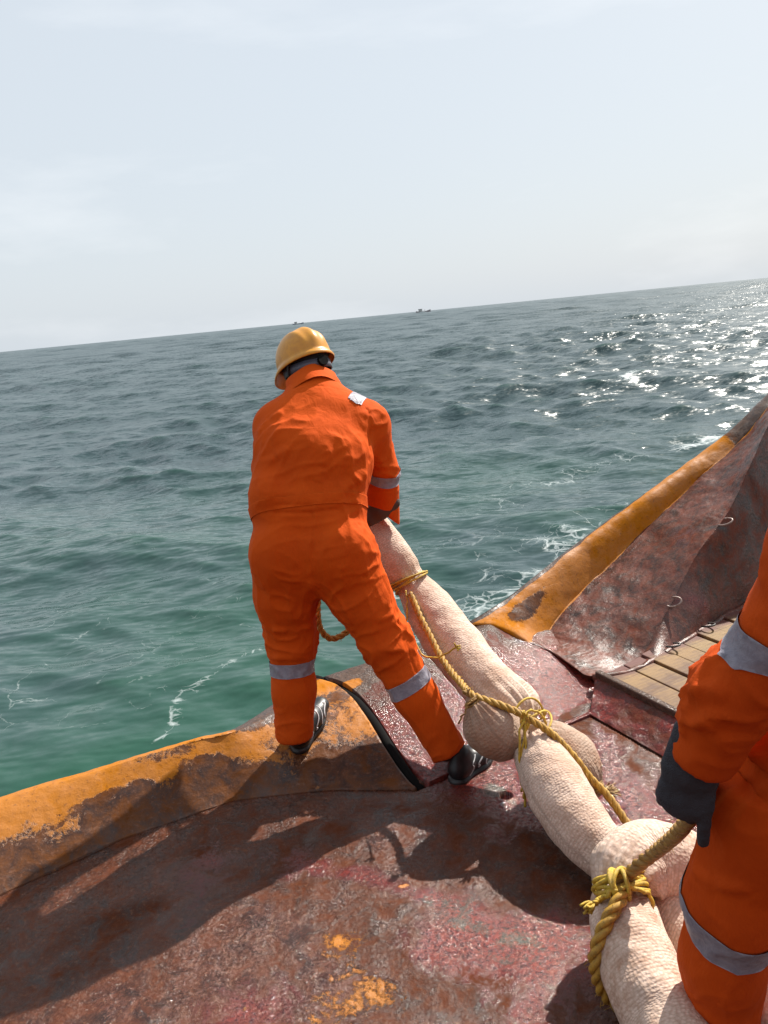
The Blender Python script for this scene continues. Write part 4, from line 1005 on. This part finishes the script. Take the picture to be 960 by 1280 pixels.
LAT = np.array([1.0, 0, 0])
def worker_one():
    p = thing('person', 'worker in orange coverall and yellow helmet standing with legs apart at the stern edge', 'person', (0, 0, 0))
    pelvis, waist, chest, upper = A(392, 690, 2.58), A(385, 632, 2.61), A(392, 568, 2.68), A(400, 522, 2.76)
    neck, headc = A(391, 486, 2.85), A(383, 461, 2.92)
    hipL, kneeL, ankL = A(355, 695, 2.57), A(365, 800, 2.60), A(368, 905, 2.55)
    hipR, kneeR, ankR = A(428, 695, 2.56), A(482, 800, 2.52), A(557, 935, 2.44)
    shR, elR, cuR = A(461, 530, 2.78), A(477, 588, 2.82), A(477, 640, 2.88)
    shL, elL, cuL = A(345, 532, 2.78), A(334, 585, 2.90), A(392, 628, 3.02)
    wrR, wrL = A(483, 632, 2.85), A(408, 628, 3.03)
    Rh = rot_to((-0.55, 0.72, -0.42), (-.08, .18, 1))
    # the body, one skin
    S = SDF((-.75, 2.1, -.02), (.45, 3.25, 1.72), 0.006)
    for a, b, ra, rb in ((pelvis, waist, .12, .11), (waist, chest, .11, .13), (chest, upper, .13, .10)): S.cap(a, b, ra, rb, .04, LAT, 1.25, .8)
    S.cap(upper, neck, .07, .056, .05); S.cap(neck, headc - Rh[:, 2] * .05, .056, .055, .02)
    for ch, r in (((hipL, kneeL, ankL), (.075, .055, .045)), ((hipR, kneeR, ankR), (.075, .055, .045)), ((shR, elR, wrR), (.05, .04, .028)), ((shL, elL, wrL), (.05, .04, .028))): S.chain(ch, r, .02)
    head_sdf(S, headc, Rh)
    S.cap(ankL, ankL + np.array([.01, .1, -.04]), .038, .03, .02); S.cap(ankR, ankR + np.array([.03, .1, -.05]), .038, .03, .02)
    bd = A(484, 688, 2.91) - A(452, 634, 2.98)
    HR = hand_pts(A(483, 633, 2.83), -.86 * RT - .48 * UP + np.array([0, -.05, 0]), (.0, .9, -.3), .45 * RT - .9 * UP, (.9, .95, .95, .95), .165, tuck=True)
    HL = hand_pts(wrL, (0.75, -0.25, -0.35), (0.2, -0.9, -0.1), -bd, (.7, .75, .8, .8), .18)
    put_hand(S, HR); put_hand(S, HL)
    v, f = S.mesh(); build('body', relax(v, f, 1), f, M_SKIN, p)
    # cropped hair on the skull under the helmet
    S = SDF(headc - .16, headc + .16, .005); S.ell(headc + Rh @ np.array([0, -.02, .028]), (.078, .092, .094), .01, Rh)
    S.plane_cut(headc + Rh @ np.array([0, .045, 0]), Rh @ np.array([0, 1, -.3]), headc - .2, headc + .2); S.plane_cut(headc + Rh @ np.array([0, 0, -.048]), Rh @ np.array([0, 0.35, -1]), headc - .2, headc + .2)
    hv, hf = S.mesh(); build('hair', hv, hf, M_HAIR, p)
    # the coverall
    S = SDF((-.75, 2.1, -.02), (.45, 3.25, 1.6), 0.006)
    S.cap(pelvis + np.array([0, 0, -.02]), waist, .144, .143, .04, LAT, 1.36, .92)
    S.cap(waist, chest, .141, .148, .03, LAT, 1.32, .90)
    S.cap(chest, upper + np.array([0, 0, -.02]), .150, .112, .05, LAT, 1.30, .92)
    S.cap(shL, shR, .078, .078, .07); S.cap((shL + upper) / 2, neck, .085, .062, .07); S.cap((shR + upper) / 2, neck, .085, .062, .07); S.cap(upper, neck, .095, .070, .05)
    S.cap(shR, elR, .068, .062, .03); S.cap(elR, cuR, .062, .060, .02); S.cap(elR + np.array([.01, .01, -.03]), cuR + np.array([.022, .0, -.045]), .050, .046, .02)
    S.cap(shL, elL, .068, .058, .03); S.cap(elL, cuL, .058, .052, .02)
    S.chain((hipL, A(357, 745, 2.585), kneeL, A(367, 860, 2.575), A(368, 915, 2.55)), (.120, .102, .083, .073, .068), .035)
    S.chain((hipR, A(450, 745, 2.545), kneeR, A(520, 870, 2.48), A(559, 936, 2.44)), (.122, .104, .086, .075, .066), .035)
    S.ell(A(356, 690, 2.50), (.10, .07, .10), .05); S.ell(A(424, 690, 2.49), (.10, .07, .10), .05)
    S.ell(A(338, 612, 2.60), (.05, .10, .07), .05)
    # open ends: neck, cuffs, hems
    nd = headc - neck; S.plane_cut(neck + nd * .35, nd, neck - .12, neck + .14)
    S.plane_cut(A(478, 641, 2.86), -.60 * RT - .80 * UP, A(478, 660, 2.9) - .10, A(478, 660, 2.9) + .10)
    S.plane_cut(A(368, 922, 2.55), (0.0, -.12, -1), A(368, 940, 2.55) - .13, A(368, 940, 2.55) + .13)
    S.plane_cut(A(560, 940, 2.44), A(560, 940, 2.44) - A(525, 880, 2.48), A(560, 950, 2.44) - .12, A(560, 950, 2.44) + .12)
    v, f = S.mesh(); v = relax(v, f, 2); n = vnormals(v, f); tr = bvh_of(v, f)
    d = np.zeros(len(v))
    def fold(pts, w, amp):
        nonlocal d
        q = [hit(tr, *a) for a in pts]
        q = [x for x in q if x is not None]
        for i in range(len(q) - 1): d = d + crease(v, n, q[i], q[i + 1], w, amp)
    def seam(pts, w=0.006, amp=-0.004):
        nonlocal d
        q = [x for x in (hit(tr, *a) for a in pts) if x is not None]
        if len(q) > 1: d = d + crease_path(v, q, w, amp)
    X_, Z_ = np.array([1.0, 0, 0]), np.array([0, 0, 1.0])
    LL, LR = ankL - kneeL, ankR - kneeR; TL, TR = kneeL - hipL, kneeR - hipR
    d += cloth(v, (.55, 0, .75), 3, 15, A(343, 560, 2.58), .13, 0.0072, 1) + cloth(v, (.8, 0, .5), 3, 15, A(338, 545, 2.6), .09, 0.0064, 2)
    d += cloth(v, (.45, 0, .85), 3, 15, A(428, 595, 2.52), .12, 0.0080, 3) + cloth(v, (.75, 0, .5), 3, 17, A(440, 575, 2.55), .10, 0.0072, 4)
    d += cloth(v, (.1, 0, 1), 3, 13, A(390, 560, 2.55), .20, .006, 5) + cloth(v, (1, 0, .12), 3, 18, A(390, 617, 2.52), .20, .006, 6)
    d += cloth(v, (.1, 0, 1), 3, 15, A(390, 668, 2.5), .22, .006, 7) + cloth(v, (1, 0, .25), 3, 18, A(452, 700, 2.5), .10, .010, 8)
    d += cloth(v, (.85, 0, .5), 3, 18, A(425, 735, 2.5), .12, .010, 9) + cloth(v, (-.85, 0, .5), 3, 18, A(365, 730, 2.5), .12, .009, 10)
    d += cloth(v, X_, 4, 20, kneeL, .12, .014, 11) + cloth(v, (.9, 0, .3), 4, 20, kneeR, .13, .016, 12)
    d += cloth(v, TL, 3, 14, (hipL + kneeL) / 2, .18, .010, 13) + cloth(v, TR, 3, 14, (hipR + kneeR) / 2, .18, .010, 14)
    d += cloth(v, LL, 3, 15, (ankL + kneeL) / 2, .15, .006, 15) + cloth(v, LR, 3, 15, (ankR + kneeR) / 2, .15, .006, 16)
    d += cloth(v, X_, 4, 22, ankL + np.array([0, 0, .03]), .08, .008, 17) + cloth(v, (.8, 0, .5), 4, 22, ankR, .09, .009, 18)
    d += cloth(v, (.8, .3, .5), 4, 22, A(468, 530, 2.72), .07, .010, 19) + cloth(v, X_, 4, 22, elR, .09, .010, 20) + cloth(v, elR - shR, 4, 18, (elR + shR) / 2, .10, .006, 21)
    # the blouse of the back hangs over the waist seam
    wz = v[:, 2] - (A(385, 634, 2.55)[2]); d += .004 * np.exp(-((wz - .055) / .05) ** 2) * np.clip(1 - np.abs((v[:, 0] + .22) / .34) ** 4, 0, 1) * (v[:, 1] < 2.75)
    for a in ([(397, 605), (404, 585), (408, 560)], [(425, 612), (440, 602), (456, 588)], [(322, 545), (338, 525), (356, 515)], [(326, 580), (345, 572), (362, 558)]): fold(a, .016, .007)
    for a in ([(468, 775), (490, 768), (512, 768)], [(482, 812), (506, 806), (524, 796)], [(340, 785), (360, 790), (388, 780)]): fold(a, .014, .008)
    seam([(312, 634), (345, 641), (385, 641), (420, 637), (458, 629)], .006, -.006)
    seam([(312, 624), (345, 631), (385, 631), (420, 627), (458, 619)], .004, -.003)
    seam([(390, 642), (391, 690), (395, 740)], .005, -.004)
    seam([(462, 640), (470, 690), (490, 760), (520, 840)], .004, -.003)
    seam([(459, 512), (462, 545), (461, 575)], .006, -.005); seam([(372, 488), (400, 482), (440, 492)], .004, -.002)
    seam([(448, 655), (452, 720), (470, 722)], .004, -.003)
    d += .003 * fbm(v * np.array([7, 7, 5]), 2)
    v = v + n * d[:, None]
    suit = build('coverall', v, f, M_ORANGE, p)
    # stand-up collar
    ring = []; ax = nd / np.linalg.norm(nd); e1 = np.cross(ax, [0, 0, 1.0]); e1 /= np.linalg.norm(e1); e2 = np.cross(ax, e1); a = np.linspace(0, 2 * PI, 48, endpoint=False)
    for h, r in ((-.040, .104), (-.012, .099), (.022, .092), (.034, .090), (.035, .085), (.02, .082), (-.02, .085)):
        wb = .003 * np.sin(a * 5 + h * 90)
        ring.append(neck + ax * (h + .004 * np.sin(a * 3))[:, None] + ((r + wb)[:, None]) * (np.cos(a)[:, None] * e1 * 1.05 + np.sin(a)[:, None] * e2 * .98))
    build('collar', np.array(ring).reshape(-1, 3), grid_faces(7, 48, True), M_ORANGE, suit)
    bl = A(367, 832, 2.585); band(v, f, bl, ankL - kneeL + np.array([.02, 0, 0]), .050, 'reflective_band', M_TAPE, suit, near=.14)
    br = A(510, 852, 2.49); band(v, f, br, ankR - kneeR + np.array([.03, 0, 0]), .050, 'reflective_band', M_TAPE, suit, near=.14)
    ba = A(479, 590, 2.82); band(v, f, ba, (cuR - shR) + np.array([-.12, .1, 0]), .042, 'reflective_band', M_TAPE, suit, near=.11)
    wc = A(387, 636, 2.60); band(v, f, wc, waist - pelvis + np.array([0, .05, 0]), .036, 'waistband', M_ORANGE, suit, .0035, .3, lambda q: ((q[:, 0] - wc[0]) / .225) ** 2 + ((q[:, 1] - wc[1]) / .17) ** 2 < 1)
    bs = hit(tr, 447, 497)
    if bs is not None: band(v, f, bs, (0.93, -.25, -.2), .05, 'shoulder_patch', M_TAPE, suit, near=.045)
    make_helmet(p, headc + Rh @ np.array([0, .0, .028]), Rh)
    make_shoe(p, A(371, 946, 2.545) , (.34, .88, .28), (0, -.3, 1), side_sign=-1)
    make_shoe(p, A(566, 985, 2.385), (.66, .75, .03), (0, 0, 1), side_sign=1)
    return p
def stand_at(p, loc):
    """put the thing's own point at its feet, leaving its parts where they are"""
    p.location = loc
    for c in p.children: c.matrix_parent_inverse = Matrix.Translation(-Vector(loc))
stand_at(worker_one(), (-0.1, 2.5, 0.0))

def worker_two():
    p = thing('person', 'worker cropped at the right edge in orange coverall with a dark knitted glove', 'person', (0, 0, 0))
    sh, el, cu = A(1066, 560, 1.02), A(1000, 778, 1.06), A(881, 942, 1.14)
    sh2 = sh + np.array([.38, .12, .01])
    hip = A(1014, 905, 1.20); knee = A(921, 1120, 1.25); ank = np.array([.615, 1.30, .10])
    hip2 = hip + np.array([.24, .06, 0]); knee2 = np.array([1.02, 1.52, .47]); ank2 = np.array([1.12, 1.38, .1])
    pelvis = (hip + hip2) / 2 + np.array([.0, -.02, .04]); chest = (sh + sh2) / 2 + np.array([.02, .0, -.14]); neck = (sh + sh2) / 2 + np.array([.02, .0, .07]); headc = neck + np.array([-.02, .05, .13])
    fwd = np.array([-1, .15, 0]); latv = np.array([.95, .3, 0])
    Rh = rot_to((-.35, .85, -.4), (0, .2, 1))
    el2, wr2 = sh2 + np.array([.06, .06, -.28]), sh2 + np.array([.02, .26, -.40])
    S = SDF((.25, .65, -.02), (1.5, 1.95, 1.9), .007)
    S.cap(pelvis, chest, .12, .14, .04, latv, 1.2, .8); S.cap(sh, sh2, .06, .06, .05); S.cap(chest, neck, .09, .055, .04); S.cap(neck, headc - np.array([0, 0, .05]), .055, .055, .02)
    head_sdf(S, headc, Rh)
    for c, r in (((hip, knee, ank), (.075, .055, .045)), ((hip2, knee2, ank2), (.075, .055, .045)), ((sh, el, cu), (.05, .04, .03)), ((sh2, el2, wr2), (.05, .04, .03))): S.chain(c, r, .02)
    for a_ in (ank, ank2): S.cap(a_, a_ + np.array([-.03, .12, -.05]), .035, .028, .02)
    fw = A(848, 1040, 1.17) - A(868, 948, 1.14)
    HD = hand_pts(A(866, 946, 1.145), A(850, 1045, 1.16) - A(868, 948, 1.14), (0.45, .85, -.1), (-.8, .5, .1), (.75, .6, .38, .12), .19, tuck=True)
    HD['chains'][3] = [q + (q - HD['chains'][3][1]) * .45 if i > 1 else q for i, q in enumerate(HD['chains'][3])]
    put_hand(S, HD, -.001); H2 = hand_pts(wr2, (-.2, .8, -.5), (-.9, 0, 0), (0, .3, 1), (.5, .6, .6, .7)); put_hand(S, H2, -.001)
    v, f = S.mesh(); build('body', v, f, M_SKIN, p)
    # gloves
    for H in (HD, H2):
        c = H['wrist'] + H['fwd'] * .06; S = SDF(c - .16, c + .16, .0032); put_hand(S, H, .0035)
        S.cap(H['wrist'] - H['fwd'] * .045, H['wrist'] + H['fwd'] * .02, .034, .036, .012, H['side'], 1.1, .85)
        v, f = S.mesh(); v = relax(v, f, 1); n = vnormals(v, f); build('glove', v + n * (.0012 * fbm(v * 60, 3))[:, None], f, M_GLOVE, p)
    # coverall
    S = SDF((.25, .6, -.02), (1.5, 1.95, 1.65), .007)
    S.cap(pelvis + np.array([0, 0, -.04]), chest, .145, .165, .05, latv, 1.3, .95); S.cap(sh, sh2, .082, .082, .06); S.cap(chest, neck, .12, .07, .05)
    md = A(922, 858, 1.10)
    S.chain((sh, el, md, cu), (.075, .068, .057, .053), .03)
    S.ell(A(886, 868, 1.10), (.026, .04, .028), .025); S.ell(A(870, 892, 1.12), (.024, .04, .026), .025)
    S.chain((sh2, el2, wr2), (.075, .065, .05), .03)
    S.chain((hip, A(966, 1010, 1.22), knee, A(904, 1200, 1.27), ank + np.array([0, 0, .02])), (.132, .116, .088, .074, .07), .04)
    S.chain((hip2, (hip2 + knee2) / 2, knee2, ank2 + np.array([0, 0, .03])), (.13, .115, .09, .07), .04)
    ca = cu - md; S.plane_cut(cu + ca * .10, ca, cu - .1, cu + .1)
    for a_ in (ank, ank2): S.plane_cut(a_ - np.array([0, 0, .02]), (0, 0, -1), a_ - .14, a_ + .14)
    S.plane_cut(neck + np.array([0, 0, .05]), (0, .2, 1), neck - .12, neck + .15)
    wd = wr2 - el2; S.plane_cut(wr2, wd, wr2 - .1, wr2 + .1)
    v, f = S.mesh(); v = relax(v, f, 2); n = vnormals(v, f); tr = bvh_of(v, f); d = np.zeros(len(v))
    def fold(pts, w, amp):
        nonlocal d
        q = [x for x in (hit(tr, *a) for a in pts) if x is not None]
        for i in range(len(q) - 1): d = d + crease(v, n, q[i], q[i + 1], w, amp)
    X_ = np.array([1.0, 0, 0])
    d += cloth(v, (.9, 0, -.25), 4, 20, A(880, 880, 1.10), .09, .012, 31) + cloth(v, (.8, 0, -.5), 4, 18, A(930, 860, 1.08), .10, .011, 32) + cloth(v, el - sh, 3, 14, (el + sh) / 2, .15, .008, 33)
    d += cloth(v, (.5, 0, -.8), 4, 16, A(920, 720, 1.05), .12, .007, 34) + cloth(v, knee - hip, 3, 13, A(910, 1030, 1.2), .14, .010, 35) + cloth(v, (.6, 0, .5), 3, 15, A(930, 980, 1.2), .10, .009, 36)
    d += cloth(v, (.9, 0, .3), 4, 18, knee + np.array([0, 0, -.02]), .10, .011, 37) + cloth(v, ank - knee, 3, 15, (ank + knee) / 2, .14, .007, 38) + cloth(v, (.8, 0, .4), 4, 18, A(890, 1220, 1.28), .08, .009, 39)
    for a in ([(868, 868), (885, 862), (910, 870)], [(858, 895), (880, 905), (905, 900)], [(868, 1085), (895, 1105), (940, 1110)]): fold(a, .013, .007)
    d += .004 * fbm(v * np.array([8, 8, 5]) + 2, 2)
    v = v + n * d[:, None]; suit = build('coverall', v, f, M_ORANGE2, p)
    band(v, f, A(950, 800, 1.07), (cu - sh) + np.array([.16, 0, .02]), .052, 'reflective_band', M_TAPE, suit, near=.15)
    band(v, f, A(907, 1142, 1.25), (ank - knee) + np.array([0.02, .12, .0]), .072, 'reflective_band', M_TAPE, suit, near=.15)
    for a_ in (ank, ank2): make_shoe(p, np.array([a_[0], a_[1] - .06, .0]), (-.25, 1, 0), (0, 0, 1))
    make_helmet(p, headc + Rh @ np.array([0, 0, .028]), Rh)
    return p
stand_at(worker_two(), (0.75, 1.3, 0.0))

# ------------------------------------------------------------------ far boats
def boat(label, px, dist, ln, mast, hullc, seed):
    d = ray(px, 400); x = d[0] / d[1] * dist; base = np.array([x, dist, SEA_Z])
    t = thing('fishing_boat', label, 'boat', base.tolist(), 'fishing boats on the horizon')
    n = 24; s = np.linspace(-1, 1, n); rows = []
    for q in s:
        hw = ln * .13 * (1 - abs(q) ** 2.6) + .05; sh = ln * (.075 + .06 * q * q + (.05 * q if q > 0 else 0))
        rows.append([(q * ln / 2, -hw, sh), (q * ln / 2, -hw * .8, 0), (q * ln / 2, 0, -.6), (q * ln / 2, hw * .8, 0), (q * ln / 2, hw, sh), (q * ln / 2, 0, sh * .9)])
    build('hull', np.array(rows).reshape(-1, 3), grid_faces(n, 6, True), hullc, t, smooth=False)
    v, f = box((-ln * .2, 0, ln * .16), (ln * .24, ln * .16, ln * .15), None, ln * .004); build('wheelhouse', v, f, M_BOATW, t, smooth=False)
    v, f = box((-ln * .2, 0, ln * .245), (ln * .28, ln * .18, ln * .02)); build('roof', v, f, hullc, t, smooth=False)
    v, f, u = tube(np.array([(ln * .12, 0, ln * .08), (ln * .10, 0, ln * mast)]), ln * .008, 6); build('mast', v, f, M_IRON, t)
    v, f, u = tube(np.array([(ln * .11, 0, ln * mast * .6), (-ln * .3, 0, ln * mast * .75)]), ln * .005, 6); build('derrick', v, f, M_IRON, t)
    return t
M_BOATW = mat_simple('boat white paint', (0.5, 0.5, 0.48), 0.5); M_BOATH = mat_simple('boat blue hull paint with haze', (0.32, 0.35, 0.40), 0.5); M_BOATH2 = mat_simple('boat red hull paint with haze', (0.36, 0.32, 0.33), 0.5)  # hull colours lightened and greyed to stand in for distance haze
boat('faint dark fishing boat on the horizon above the yellow helmet', 372, 1500, 21, .20, M_BOATH, 1)
boat('faint fishing boat with raised bow on the horizon right of the helmet', 530, 1400, 26, .22, M_BOATH2, 2)
